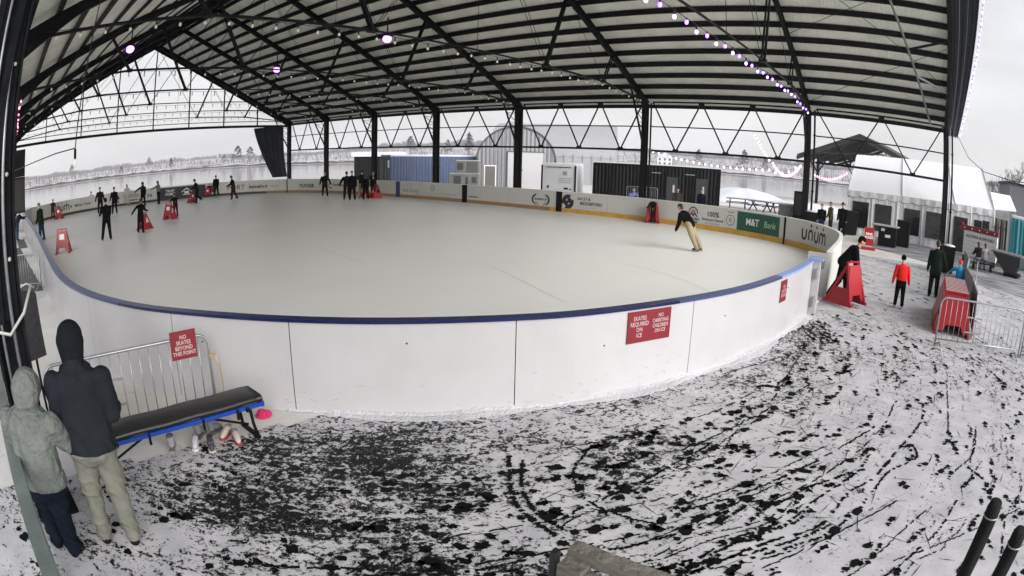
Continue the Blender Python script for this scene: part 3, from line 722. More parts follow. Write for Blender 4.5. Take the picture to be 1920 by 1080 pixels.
btext('Northeast', .30, -40.9, 30.1, .74, INK, .004); bshape(ringp(0, 0, .16, .24, 40, 320), -42.0, 30.0, .66, INK)
# dark panel with a house emblem
bshape(rect(-2.2, -.46, 2.2, .46, 12), -51.2, 20.0, .66, INK, .003)
btext('TRUST\nHOMES', .30, -51.4, 18.9, .66, WHITE, .008, lift=.007); bshape([[(-.55, -.05), (0, .32), (.55, -.05), (.42, -.05), (0, .22), (-.42, -.05)]] + rect(-.4, -.3, .4, -.24) + rect(-.22, -.2, .22, .02), -51.15, 20.3, .66, WHITE, .007)
bshape(rect(-.4, -.3, .4, .3, 3), -50.6, 22.6, .66, mat('maroon_panel', (.25, .02, .05), .6), .004)
btext('pa', .52, -51.8, 16.9, .66, INK, .006); btext('ROSS', .42, -51.8, 15.2, .74, INK, .002, 1.1); btext('ARENA', .2, -51.8, 15.2, .40, INK, .008, 1.3)
bshape([[(-.2, -.05), (0, .3), (.2, -.05)], [(-.12, -.35), (0, -.1), (.12, -.35)]], -51.7, 13.5, .66, INK)
btext("Martin's Point", .32, -51.0, 9.9, .66, INK, .006); bshape(disc(0, 0, .1), -50.5, 8.65, .66, INK)
# snow dusting and bolts on the near boards
g = MB()
for k in range(5):
    s_ = [2.2, 4.9, 7.4, 10.0, 12.8][k]; g.blob(cpt(s_, -TH - .002, .95 - .1 * (k % 3)), (.012, .012, .012), 6, 4)
g.build('bolt', STEEL, bd)
# gate: white end post and short open leaf
gt = thing('rink_gate', 'open white rink gate with a small mesh window at the end of the boards', 'gate', (0, 0, 0))
g = MB(); g.box((-2.02, 14.12, .62), (.30, .20, 1.24)); g.build('gate_post', WHITEB, gt); g = MB(); g.box((-1.98, 14.12, 1.27), (.36, .28, .05)); g.build('post_cap', LBLUE, gt)
g = MB(); g.box((-1.93, 14.0, .95), (.03, .12, .25)); g.box((-1.93, 14.0, .3), (.03, .12, .25)); g.build('hinge', GALV, gt)
g = MB(); g.box((-2.22, 16.12, .60), (.58, .06, 1.16)); g.build('gate_leaf', WHITEB, gt)
g = MB(); g.box((-2.22, 16.08, .92), (.40, .02, .28)); g.build('window', mat('mesh_window', (.22, .22, .21), .5), gt)
g = MB(); g.box((-2.24, 16.07, .5), (.03, .03, .98)); g.build('latch_rod', STEEL, gt)

# low ridge of swept snow along the foot of the near boards
g = MB(); prev = None; rn = random.Random(5); s_ = .3; send = snear(-6.4, 3.75)
while s_ < send:
    w_ = .10 + .06 * math.sin(s_ * 2.1) + rn.uniform(0, .05); h_ = .02 + .015 * math.sin(s_ * 3.7) + rn.uniform(0, .02)
    cur = [cpt(s_, -TH - .001, h_ + .02), cpt(s_, -TH - w_ * .4, h_ * .8), cpt(s_, -TH - w_, .012), cpt(s_, -TH - w_ * 1.25, .002)]
    if prev:
        for k in range(3): g._add([prev[k], cur[k], cur[k + 1], prev[k + 1]], [(0, 1, 2, 3)], 0, True)
    prev = cur; s_ += .07
tag(g.build('swept_snow', mat('swept_snow', (.47, .47, .50), .9, var=.05, vscale=3, bump=.6, bscale=25)), kind='stuff')
# scuffs and grime low on the near boards
g = MB(); n_ = 0
for k in range(150):
    s_ = rn.uniform(.3, send + 4); z_ = abs(rn.gauss(0, .22)) + .05
    if z_ > 1.1: continue
    L_, h_ = rn.uniform(.01, .10), rn.uniform(.003, .010); sl = rn.uniform(-.5, .5)
    a, b = s_ - L_ / 2, s_ + L_ / 2; g._add([cpt(a, -TH - .002, z_ - h_ / 2), cpt(b, -TH - .002, z_ + sl * L_ - h_ / 3), cpt(b, -TH - .002, z_ + sl * L_ + h_ / 3), cpt(a, -TH - .002, z_ + h_ / 2)], [(0, 1, 2, 3)])
o = g.build('scuff_marks', mat('scuff_grey', (.28, .28, .29), .7), bd); tag(o, kind='stuff')
# ------------------------------------------------------------------ far buildings
def corr(name, base, dark, sc=3.5, direction='X', rough=.5):
    m = mat(name, base, rough, 0.0, var=.08, vscale=.7, spec=.15); nt = m.node_tree
    w = nt.nodes.new('ShaderNodeTexWave'); w.inputs['Scale'].default_value = sc; w.bands_direction = direction; w.wave_profile = 'SIN'
    b = nt.nodes.new('ShaderNodeBump'); b.inputs['Strength'].default_value = .9; b.inputs['Distance'].default_value = .08
    nt.links.new(nt.nodes['Mapping'].outputs[0], w.inputs['Vector']); nt.links.new(w.outputs['Fac'], b.inputs['Height'])
    nt.links.new(b.outputs[0], nt.nodes['Principled BSDF'].inputs['Normal']); return m
BLUEC = corr('blue_container_paint', (.10, .125, .205), 0, 1.2); DGREY = corr('dark_container_paint', (.009, .0095, .011), 0, 1.2)
TEAL = corr('teal_container_paint', (.07, .30, .34), 0, 1.2); QUON = corr('grey_arched_metal', (.27, .27, .29), 0, .8); TEALD = mat('dark_teal_paint', (.02, .10, .10), .5)
def local(name, label, cat, p0, p1, group=None):
    """root at p0, local X runs to p1, local Y away from the camera"""
    dx, dy = p1[0] - p0[0], p1[1] - p0[1]; t = thing(name, label, cat, (p0[0], p0[1], 0), math.atan2(dy, dx), group); return t, math.hypot(dx, dy)
def ribs(g, L, z0, z1, y, step=.28, d=.035):
    k = step / 2
    while k < L - .05: g.box((k, y - d / 2, (z0 + z1) / 2), (step * .45, d, z1 - z0)); k += step
# blue container, corner post towards us
t, L = local('shipping_container', 'long blue shipping container with snow along its roof behind the boards', 'container', (-42.3, 36.9), (-39.0, 46.9))
g = MB(); g.box((L / 2, 1.25, 1.55), (L, 2.5, 3.0)); ribs(g, L, .2, 2.9, .0, .32); g.build('body', BLUEC, t)
# Y+ is away (left); its end faces the rink: dark doors
g = MB(); 
for k in range(4): g.box((-.03, .35 + k * .6, 1.5), (.05, .54, 2.7))
g.build('door', mat('dark_grey_blue_door', (.05, .06, .075), .5), t)
g = MB(); g.tube((-.08, .9, .4), (-.08, .9, 2.8), .025); g.tube((-.08, 1.6, .4), (-.08, 1.6, 2.8), .025); g.box((-.1, .25, 2.35), (.06, .35, .7)); g.build('lock_rod', GALV, t)
g = MB(); g.box((L / 2, 1.25, 3.12), (L - .1, 2.4, .16)); g.build('roof_snow', SNOWW, t)
# snow-roofed shed beyond
t = thing('shed', 'low shed roof deep in snow far behind the blue container', 'shed', (-58, 49, 0), .75)
g = MB(); g.box((0, 0, 1.5), (6, 4, 3.0)); g.build('wall', DGREY, t); g = MB(); g.prism([(-3.3, -2.3), (3.3, -2.3), (3.3, 2.3), (-3.3, 2.3)], 3.0, 3.55); g.build('roof_snow', SNOWW, t)
# heat exchanger units
def unit(label, p, w, h, z, rz, fan):
    t = thing('chiller_unit', label, 'chiller', (p[0], p[1], z), rz, 'chiller units by the arched hut')
    g = MB(); g.box((w / 2, .7, h / 2), (w, 1.4, h)); g.build('casing', mat('chiller_grey', (.27, .28, .27), .5, .2, var=.1), t)
    g = MB()
    if fan:
        for k in range(7): g.box((w * .5 + k * w * .068, -.02, h / 2), (.04, .03, h * .86))
        g.box((w * .2, -.02, h * .55), (w * .25, .03, h * .6))
    else:
        g.box((w * .28, -.02, h * .5), (w * .24, .03, h * .8)); g.box((w * .6, -.02, h * .55), (w * .08, .03, h * .6)); g.box((w * .85, -.02, h * .7), (w * .16, .03, h * .3))
    g.build('grille', mat('chiller_dark', (.09, .09, .085), .5), t)
    g = MB(); g.box((w / 2, .7, h + .04), (w * .98, 1.38, .06)); g.build('roof_snow', SNOWW, t)
unit('lower grey chiller unit standing on the ground beside the arched hut', (-35.1, 37.2), 2.5, 1.6, 0, .62, False)
unit('upper grey chiller unit with vertical slats stacked on top of another', (-34.7, 37.55), 2.0, 1.0, 1.7, .62, True)
# small arched corrugated hut
t, L = local('arched_hut', 'grey corrugated metal hut with arched gable, small door and wide shutter', 'hut', (-38.3, 44.4), (-31.9, 48.6))
def archp(w, h, z0, n=18):
    return [(0, 0)] + [(w / 2 - w / 2 * math.cos(math.pi * k / n), z0 + (h - z0) * math.sin(math.pi * k / n)) for k in range(n + 1)] + [(w, 0)]
A = archp(L, 6.0, 2.6); g = MB(); g.extr([(x, 0, z) for x, z in A], (0, 11, 0)); 
x = .25
while x < L:
    zt = 2.6 + 3.4 * math.sqrt(max(0, 1 - ((x - L / 2) / (L / 2)) ** 2)); g.box((x, -.02, zt / 2), (.10, .05, zt - .1)); x += .42
g.build('wall', QUON, t)
g = MB(); pts = [(x_, -.06, z_ + .03) for x_, z_ in A[1:-1]]; g.path(pts, .09, 6); g.build('arch_trim', mat('dark_trim', (.10, .10, .11), .5), t)
g = MB(); g.box((1.35, -.07, 1.08), (.98, .05, 2.16)); g.build('door', mat('grey_green_door', (.13, .13, .12), .6), t)
g = MB(); g.box((.81, -.07, 1.1), (.09, .08, 2.2)); g.box((1.89, -.07, 1.1), (.09, .08, 2.2)); g.box((1.35, -.07, 2.22), (1.2, .08, .1)); g.build('door_frame', WHITE, t)
g = MB(); g.box((4.75, -.08, 1.78), (3.4, .05, 3.56)); [g.box((4.75, -.11, .3 + k * .4), (3.4, .02, .03)) for k in range(9)]; g.build('roller_shutter', mat('shutter_grey', (.50, .50, .52), .5), t)
g = MB(); g.box((2.98, -.09, 1.8), (.08, .1, 3.6)); g.box((4.75, -.09, 3.62), (3.6, .1, .08)); g.build('shutter_frame', MATS['dark_trim'], t)
# big white hall behind
t, L = local('fabric_hall', 'large white vaulted hall with ribbed side standing behind the arched hut', 'hall', (-46.5, 56.0), (-33.0, 62.8))
g = MB(); prof = [(0, 0)] + [(8 - 8 * math.cos(math.pi * k / 22), 2.6 + 4.9 * math.sin(math.pi * k / 22) ** .9) for k in range(23)] + [(16, 0)]
g.extr([(0, y, z) for y, z in prof], (L, 0, 0)); x = .4
while x < L: g.box((x, -.03, 1.9), (.12, .07, 3.8 if False else 3.4)); x += 1.1
g.build('shell', mat('white_vault_skin', (.31, .31, .325), .5, var=.05, vscale=.3), t)
g = MB(); g.box((L / 2, .02, 3.35), (L, .05, .07)); g.build('trim', mat('light_grey_trim', (.45, .45, .47), .5), t)
# white refrigerated trailer end
t, L = local('site_trailer', 'white box trailer with black corner strips parked before the dark container', 'trailer', (-26.15, 37.9), (-23.75, 39.0))
g = MB(); g.box((L / 2, 2.6, 1.42), (L, 5.2, 2.36)); g.build('body', mat('trailer_white', (.55, .56, .58), .45, var=.04, vscale=1), t)
g = MB(); g.box((.04, -.03, 1.4), (.12, .07, 2.34)); g.box((L - .04, -.03, 1.4), (.12, .07, 2.34)); g.box((L / 2, -.02, 2.45), (L * .72, .05, .05)); g.build('corner_strip', BLACK, t)
g = MB(); g.box((L * .72, -.02, .85), (.3, .04, .14)); g.box((L * .85, -.02, .8), (.12, .04, .1)); g.box((L * .2, -.02, .95), (.12, .04, .2)); g.build('latch', BLACK, t)
g = MB(); g.box((L * .68, -.015, 2.0), (.32, .02, .3)); [g.box((L * .68, -.015, 1.62 - k * .16), (.95, .02, .03)) for k in range(3)]; g.build('lettering', MATS['mid_grey_ink'], t)
g = MB(); g.box((L / 2, 2.6, 2.66), (L - .05, 5.15, .13)); g.build('roof_snow', SNOWW, t)
# long dark container cabin
t, L = local('container_cabin', 'long dark grey container cabin with two doors behind the far boards', 'cabin', (-22.7, 39.9), (-13.9, 43.2))
g = MB(); g.box((L / 2, 1.25, 1.45), (L, 2.5, 2.85)); ribs(g, L, .15, 2.7, 0, .3); g.build('body', DGREY, t)
g = MB(); g.box((L / 2, 1.25, 2.95), (L + .1, 2.6, .10)); g.build('roof_snow', SNOWW, t)
g = MB(); g.box((-.04, 0, 1.45), (.1, .1, 2.9)); g.box((L + .04, 0, 1.45), (.1, .1, 2.9)); g.box((L / 2, -.04, 2.86), (L, .08, .1)); g.build('corner_post', BLACK, t)
for xx in (5.9, 8.1):
    g = MB(); g.box((xx, -.06, 1.05), (.85, .06, 2.1)); d = g.build('door', mat('cabin_door', (.03, .032, .036), .5), t)
    g = MB(); g.box((xx + .12, -.10, 1.25), (.14, .03, .55)); g.build('window', mat('door_glass', (.5, .5, .52), .2), d)
for xx in (4.7, 7.2):
    g = MB(); g.box((xx, -.1, 2.35), (.7, .1, .06)); g.build('wall_lamp', GALV, t)
# barrier leaning behind boards is added later
# small white frame building far off
t = thing('riverside_house', 'small white framed house on the far bank seen above the dark cabin', 'house', (-146, 343, .4), .4)
g = MB(); g.box((0, 0, 3), (9, 6, 6)); g.build('wall', mat('house_white', (.62, .62, .64), .7), t)
g = MB(); g.extr([(-5, -3.4, 6), (5, -3.4, 6), (0, -3.4, 8.6)], (0, 6.8, 0)); g.build('roof', SNOWW, t)
g = MB(); [g.box((k, -3.05, z), (1.1, .1, 1.4)) for k in (-3, 0, 3) for z in (1.8, 4.3)]; g.build('window', INK, t)
# snow pile
def pile(label, cx, cy, rx, ry, h, seed):
    rn = random.Random(seed); g = MB(); n = 28; rings = 9; vs = []
    ph = [rn.uniform(0, 6) for _ in range(4)]
    for i in range(rings):
        f = i / (rings - 1)
        for k in range(n):
            a = 2 * math.pi * k / n; q = 1 + .15 * math.sin(2 * a + ph[0]) + .08 * math.sin(5 * a + ph[1]) + rn.uniform(-.03, .03)
            z = h * max(0, math.cos(math.pi / 2 * f)) ** .8 * (1 + .12 * f * math.sin(3 * a + ph[2]) + .07 * f * math.sin(7 * a + ph[3])) + rn.uniform(-.04, .04) * (1 if f < .95 else 0)
            vs.append((cx + rx * f * q * math.cos(a), cy + ry * f * q * math.sin(a), max(z, -.05) if f < 1 else -.06))
    fs = [(i * n + k, (i + 1) * n + k, (i + 1) * n + (k + 1) % n, i * n + (k + 1) % n) for i in range(rings - 1) for k in range(n)]
    g._add(vs, fs, 0, True); o = g.build('snow_pile', SNOWW); return tag(o, label, 'snow pile')
pile('tall rounded heap of ploughed snow beside the dark cabin', -15.5, 55.5, 4.2, 3.2, 1.25, 1)
pile('low spread heap of ploughed snow to the right of the tall one', -9.8, 55.0, 6.0, 2.6, .55, 2)
pile('bright snow bank on the riverside beyond the left end of the rink', -61.5, 4.0, 3.0, 5.0, .75, 3)
# picnic tables
def picnic(label, x, y, rz, first=None):
    if first: return dup(first, (x, y, 0), rz, label)
    t = thing('picnic_table', label, 'picnic table', (x, y, 0), rz, 'snowy picnic tables by the river'); dk = mat('picnic_dark', (.03, .03, .035), .7)
    g = MB(); g.box((0, 0, .74), (1.8, .75, .05)); g.build('tabletop', dk, t)
    g = MB(); g.box((0, 0, .80), (1.7, .68, .07)); g.build('snow_cover', SNOWW, t)
    for s in (-1, 1):
        g = MB(); g.box((0, s * .75, .45), (1.8, .25, .05)); g.build('seat', dk, t)
        g = MB(); g.bar((s * .6, -.75, .0), (s * .6, .28, .74), .08, .06); g.bar((s * .6, .75, 0), (s * .6, -.28, .74), .08, .06); g.box((s * .6, 0, .42), (.06, 1.6, .08)); g.build('leg', dk, t)
    return t
p0 = picnic('picnic table nearest the dark cabin, half hidden by the boards', -13.2, 46.0, .3)
picnic('middle picnic table in front of the snow heaps', -11.2, 45.4, -.2, p0)
picnic('picnic table just left of the black speaker cabinet', -9.6, 45.6, .5, p0)
# second open pavilion behind the tent
t = thing('open_shelter', 'smaller dark open shelter with a gabled roof behind the white tent', 'shelter', (0, 0, 0))
Lp, Ap, Rp = Vector((-13.0, 69.5, 5.1)), Vector((-5.3, 67.6, 8.0)), Vector((.2, 66.2, 5.9)); dv = Vector((3.0, 17, 0))
g = MB()
for P, Q in ((Lp, Ap), (Ap, Rp)):
    u = Vector((0, 0, .18)); g._add([P, Q, Q + dv, P + dv, P + u, Q + u, Q + u + dv, P + u + dv], [(0, 1, 2, 3), (7, 6, 5, 4), (0, 4, 5, 1), (1, 5, 6, 2), (2, 6, 7, 3), (3, 7, 4, 0)])
g.build('roof', mat('brown_black_roof', (.035, .028, .024), .7), t)
g = MB()
for k in range(5):
    o = dv * (k / 4) + Vector((0, 0, -.25)); g.bar(Lp + o, Ap + o, .2, .35); g.bar(Ap + o, Rp + o, .2, .35); g.bar(Lp.lerp(Ap, .25) + o, Rp.lerp(Ap, .4) + o + Vector((0, 0, -.3)), .12, .14)
    for f in (.35, .6, .85): g.bar(Lp.lerp(Ap, f) + o, Lp.lerp(Ap, f - .15) + o + Vector((0, 0, -.8)), .07, .07); g.bar(Rp.lerp(Ap, f) + o, Rp.lerp(Ap, f - .15) + o + Vector((0, 0, -.8)), .07, .07)
g.build('truss', mat('brown_black_steel', (.025, .02, .018), .6), t)
for (x, y) in ((-10.3, 68.8), (-1.6, 66.6), (-7.4, 85.8), (1.3, 83.5)):
    g = MB(); g.box((x, y, 2.6), (.32, .32, 5.2)); g.bar((x, y, 3.4), (x + 1.4, y - .2, 5.6), .14, .14); g.bar((x, y, 3.4), (x - 1.2, y + .2, 5.0), .14, .14); g.build('post', STEEL, t)
# white event tent
TENTW = mat('tent_canvas', (.84, .84, .86), .55, 0, var=.02, vscale=.6, bump=.15, bscale=2); SIDE = mat('tent_side_curtain', (.86, .86, .88), .6, 0, var=.06, vscale=1.5, bump=.5, bscale=3, stretch=(6, 6, 1))
TG = mat('tent_window_film', (.010, .010, .012), .16, spec=.6, bump=.25, bscale=2.2)
t = thing('event_tent', 'large white event tent with clear window panels and scalloped valance', 'tent', (0, 0, 0))
E0, E1 = Vector((-3.55, 37.1, 2.5)), Vector((6.4, 35.3, 2.75)); Rg0, Rg1 = Vector((-3.35, 40.6, 4.8)), Vector((5.9, 38.8, 5.15)); B0, B1 = Vector((-3.1, 44.2, 2.5)), Vector((6.6, 42.4, 2.8))
g = MB(); n = 14
def curve3(P, Q, f, sag): p = P.lerp(Q, f); p.z -= sag * math.sin(math.pi * f); return p
for (a0, a1, b0_, b1_) in ((E0, E1, Rg0, Rg1), (Rg0, Rg1, B0, B1)):
    rows = []
    for i in range(9):
        f = i / 8; P, Q = a0.lerp(b0_, f), a1.lerp(b1_, f); rows.append([P.lerp(Q, k / n) - Vector((0, 0, .10 * math.sin(math.pi * f))) for k in range(n + 1)])
    vs = [p for r_ in rows for p in r_]; g._add(vs, [(i * (n + 1) + k, i * (n + 1) + k + 1, (i + 1) * (n + 1) + k + 1, (i + 1) * (n + 1) + k) for i in range(8) for k in range(n)], 0, True)
g._add([E0, Rg0, B0], [(0, 1, 2)]); g._add([E1, Rg1, B1], [(0, 2, 1)])
g.build('roof', TENTW, t)
g = MB(); m_ = 46; ex = (E1 - E0); nrm = Vector((ex.y, -ex.x, 0)).normalized()
for k in range(m_):
    a, b = E0.lerp(E1, k / m_) + nrm * .05, E0.lerp(E1, (k + 1) / m_) + nrm * .05
    dz = lambda q: .30 + .09 * abs(math.sin(math.pi * q / 4)); off = lambda q: nrm * (.05 * math.sin(q * 1.9))
    g._add([a, b, b + Vector((0, 0, -dz(k + 1))) + off(k + 1), a + Vector((0, 0, -dz(k))) + off(k)], [(0, 1, 2, 3)], 0, True)
g.build('valance', TENTW, t)
g = MB(); g.path([E0.lerp(E1, k / m_) + nrm * (.05 + .05 * math.sin(k * 1.9)) + Vector((0, 0, -.30 - .09 * abs(math.sin(math.pi * k / 4)))) for k in range(m_ + 1)], .014, 5); g.build('valance_binding', mat('binding_grey', (.16, .16, .17), .6), t)
def wpt(f, z): p = E0.lerp(E1, f); p.z = z; return p
g = MB(); N_ = 120
for k in range(N_):
    a, b = wpt(k / N_, 0), wpt((k + 1) / N_, 0); wv = lambda q: nrm * (.025 * math.sin(q * 1.3) + .015 * math.sin(q * 3.1))
    at_, bt_ = wpt(k / N_, E0.z + .3 * k / N_), wpt((k + 1) / N_, E0.z + .3 * (k + 1) / N_)
    g._add([a + wv(k), b + wv(k + 1), bt_, at_], [(0, 1, 2, 3)], 0, True)
g._add([wpt(0, 0), Vector((B0.x, B0.y, 0)), B0, E0], [(0, 1, 2, 3)]); g._add([wpt(1, 0), Vector((B1.x, B1.y, 0)), B1, E1], [(3, 2, 1, 0)])
g.build('side_wall', SIDE, t)
for f0, f1, z0, z1 in ((.04, .145, .39, 1.92), (.188, .298, .36, 1.93), (.38, .487, .47, 1.95), (.527, .64, .5, 2.0), (.72, .813, .08, 2.02), (.86, .912, 1.1, 2.05), (.918, .968, 1.1, 2.1)):
    g = MB(); a, b = wpt(f0, z0) + nrm * .06, wpt(f1, z0) + nrm * .06; c, d = wpt(f1, z1) + nrm * .06, wpt(f0, z1) + nrm * .06; g._add([a, b, c, d, a - nrm * .03, b - nrm * .03, c - nrm * .03, d - nrm * .03], [(0, 1, 2, 3), (7, 6, 5, 4), (0, 4, 5, 1), (1, 5, 6, 2), (2, 6, 7, 3), (3, 7, 4, 0)])
    g.build('window', TG, t)
for k in range(7):
    g = MB(); p = wpt(k / 6, 0) + nrm * .02; g.tube(p, p + Vector((0, 0, 2.5 + .05 * k)), .04, 6); g.build('tent_pole', WHITE, t)
g = MB(); mid = .36
for f in (.0, .36, .72, 1.0): g.path([E0.lerp(E1, f) + Vector((0, 0, .02)), E0.lerp(E1, f).lerp(Rg0.lerp(Rg1, f), .5) + Vector((0, 0, -.06)), Rg0.lerp(Rg1, f) + Vector((0, 0, .03))], .035, 6)
g.build('roof_seam', mat('seam_grey', (.5, .5, .53), .6), t)
# second small tent to the right
t = thing('event_tent', 'small white lean-to tent beside the dark grey block at the right', 'tent', (0, 0, 0))
g = MB(); P = [Vector(p) for p in ((6.48, 35.7, 2.82), (8.15, 35.7, 2.98), (8.1, 38, 3.8), (6.53, 38, 3.75))]; u = Vector((0, 0, .05)); g._add(P + [p + u for p in P], [(3, 2, 1, 0), (4, 5, 6, 7), (0, 1, 5, 4), (1, 2, 6, 5), (2, 3, 7, 6), (3, 0, 4, 7)]); g.build('roof', TENTW, t)
g = MB(); g.box((7.3, 37.9, 1.85), (.05, .05, 3.7)); g.box((8.1, 35.75, 1.45), (.06, .06, 2.9)); g.box((6.55, 35.75, 1.4), (.06, .06, 2.8)); g.build('tent_pole', GALV, t)
g = MB(); g.box((7.35, 37.9, 1.8), (1.5, .04, 3.6)); g.build('side_wall', mat('grey_curtain', (.25, .25, .26), .7, var=.2, vscale=2), t)
# dark grey block and teal container at the right edge
t = thing('grey_building', 'plain dark grey building block at the far right', 'building', (12.8, 46.5, 0), 0)
g = MB(); g.box((0, 0, 2.4), (7, 5, 4.8)); g.build('wall', mat('slate_cladding', (.11, .11, .125), .7, var=.1, vscale=1), t); g = MB(); g.box((0, 0, 4.88), (7.3, 5.3, .16)); g.build('roof', DGREY, t); g = MB(); g.box((-1.5, -2.52, 2.0), (1.2, .06, 1.3)); g.build('window', TG, t)
t, L = local('shipping_container', 'teal shipping container kiosk at the right edge with open doors', 'container', (7.35, 33.1), (13.0, 32.2))
g = MB(); g.box((L / 2, 1.25, 1.35), (L, 2.4, 2.6)); ribs(g, L, .15, 2.55, .05, .3); g.build('body', TEAL, t)
g = MB(); g.box((.9, -.05, .25), (1.8, .1, .5)); g.box((.35, -.04, 1.55), (.07, .1, 2.2)); g.box((1.0, -.04, 1.55), (.07, .1, 2.2)); g.build('frame', TEALD, t); g = MB(); g.box((L / 2, 1.25, 2.72), (L, 2.4, .13)); g.build('roof_snow', SNOWW, t)
g = MB(); g.box((-.15, -.5, 1.3), (.05, 1.0, 2.4)); g.build('door', TEAL, t)
t = thing('log_rack', 'rack of upright tan and dark brown boards beside the teal container', 'timber rack', (6.42, 34.5, 0))
for k in range(5):
    g = MB(); g.box((k * .19, .1 * (k % 2), 1.2), (.14, .1, 2.4)); g.build('board', mat('tan_timber', (.33, .25, .18), .7) if k % 2 else mat('brown_timber', (.06, .045, .035), .7), t)
g = MB(); g.box((.38, .2, 1.9), (1.0, .06, .1)); g.build('rail', GALV, t)
# menu board with a red arrow
t, L = local('menu_board', 'white letter board with a red arrow of bulbs along its top', 'sign', (3.95, 32.2), (5.95, 31.0))
g = MB(); g.box((L / 2, 0, .92), (L, .14, 1.25)); g.build('panel', mat('letter_board', (.72, .73, .70), .5), t)
for xx in (.15, L - .15):
    g = MB(); g.box((xx, 0, .15), (.08, .5, .3)); g.build('leg', STEEL, t)
g = MB(); g.extr([(-.38, -.12, 1.68), (-.12, -.12, 1.92), (-.12, -.12, 1.80), (L + .03, -.12, 1.80), (L + .03, -.12, 1.56), (-.12, -.12, 1.56), (-.12, -.12, 1.44)], (0, .22, 0)); g.build('arrow', REDS, t)
for k in range(5):
    g = MB(); g.blob((.05 + k * .52, -.15, 1.68), .035, 8, 5); g.build('bulb', mat('clear_bulb', (.8, .75, .6), .3), t)
g = MB(); [g.box((L / 2, -.075, .45 + k * .2), (L * .94, .01, .012)) for k in range(5)]; g.build('rail', mat('pale_rail', (.4, .42, .42), .5), t)
add_text('ALCOHOL & LIVE DAILY', .20, face_M((L * .5, -.082, 1.30), (1, 0, 0)), INK, t, bold=.006, sx=.92)
# tipping skip (hopper)
t = thing('tipping_skip', 'black tipping skip with sloping front beside the letter board', 'skip', (6.35, 29.3, 0), -.45)
g = MB(); g.extr([(-.85, -.6, 1.0), (.95, -.6, 1.0), (.95, -.6, .55), (.55, -.6, .18), (.0, -.6, .18)], (0, 1.3, 0)); g.build('hopper', mat('skip_black', (.018, .018, .02), .5), t)
g = MB(); g.box((.05, .05, 1.02), (1.95, 1.4, .06)); g.build('rim', mat('skip_rim', (.12, .12, .12), .5), t)
g = MB(); g.box((.4, .05, .10), (.9, 1.1, .14)); g.build('base_frame', BLACK, t)
for y_ in (-.55, .6):
    g = MB(); g.tube((.1, y_, .08), (.1, y_ + .06, .08), .08, 10); g.build('wheel', BLACK, t)
# bins and desks
def bin_(label, x, y, rz=0, snow=True, first=None, h=1.05, w=.62):
    t = thing('wheelie_bin', label, 'bin', (x, y, 0), rz, 'black wheeled bins')
    g = MB(); g._add([(-w * .42, -w * .42, .05), (w * .42, -w * .42, .05), (w * .42, w * .42, .05), (-w * .42, w * .42, .05), (-w * .5, -w * .52, h), (w * .5, -w * .52, h), (w * .5, w * .52, h), (-w * .5, w * .52, h)], [(3, 2, 1, 0), (4, 5, 6, 7), (0, 1, 5, 4), (1, 2, 6, 5), (2, 3, 7, 6), (3, 0, 4, 7)]); g.build('body', BLACK, t)
    g = MB(); g.box((0, 0, h + .03), (w * 1.08, w * 1.12, .06)); g.build('lid', BLACK, t)
    if snow: g = MB(); g.blob((0, 0, h + .06), (w * .5, w * .5, .07), 12, 5); g.build('snow_cap', SNOWW, t)
    for s_ in (-1, 1): g = MB(); g.tube((s_ * w * .4, w * .45, .09), (s_ * w * .48, w * .45, .09), .09, 10); g.build('wheel', STEEL, t)
bin_('black wheeled bin with a snow cap behind the adult in the dark green coat', 2.45, 25.7)
bin_('black wheeled bin beside the person in the brimmed hat', -3.15, 35.6, .3, False, h=1.3, w=.9)
bin_('glassy dark bin standing against the foot of the pavilion post', -5.3, 34.2, .1, True, w=.75)
def desk(label, x, y, rz):
    t = thing('podium_desk', label, 'desk', (x, y, 0), rz)
    g = MB(); g.box((0, 0, .52), (1.0, .55, 1.0)); g.build('cabinet', BLACK, t); g = MB(); g.box((-.12, -.12, 1.06), (1.5, .95, .05)); g.build('counter', mat('grey_counter', (.3, .3, .3), .5), t)
    g = MB(); g.box((-.25, -.285, .85), (.2, .01, .14)); g.box((.05, -.285, .55), (.3, .01, .14)); g.build('notice', WHITE, t)
desk('black podium desk with a grey top outside the tent', -.65, 32.2, -.15)
t = thing('podium_desk', 'taller black cabinet standing just behind the grey-topped desk', 'desk', (.25, 33.3, 0), -.15)
g = MB(); g.box((0, 0, .68), (.75, .5, 1.36)); g.build('cabinet', BLACK, t); g = MB(); g.box((0, 0, 1.38), (.8, .55, .03)); g.build('counter', BLACK, t)
t = thing('floor_sign', 'small red board sign with white writing standing in front of the tent', 'sign', (-1.55, 29.3, 0), .15)
g = MB(); g.box((0, 0, .62), (.5, .06, .85)); g.build('panel', REDS if False else RED, t); g = MB(); g.box((0, 0, .06), (.7, .4, .12)); g.build('base', RED, t); add_text('RINK\nRULES', .16, face_M((0, -.035, .66), (1, 0, 0)), WHITE, t, bold=.005)
# speaker cabinets by the post
t = thing('speaker_cabinet', 'tall black speaker cabinet left of the pavilion post at the riverside', 'speaker', (-7.6, 42.5, 0), .2)
g = MB(); g.box((0, 0, .95), (.8, .6, 1.9)); g.build('cabinet', BLACK, t); g = MB(); g.box((0, -.31, 1.0), (.65, .02, 1.5)); g.build('grille', mat('speaker_cloth', (.02, .02, .02), .95), t)
t = thing('drum_table', 'grey wicker fire table left of the black speaker cabinet', 'table', (-8.6, 42.8, 0), .2)
g = MB(); g.box((0, 0, .45), (1.1, .8, .8)); g.build('base', mat('grey_wicker', (.14, .14, .13), .8, var=.5, vscale=12), t); g = MB(); g.box((0, 0, .89), (1.25, .95, .07)); g.build('tabletop', mat('stone_top', (.3, .3, .3), .6), t)
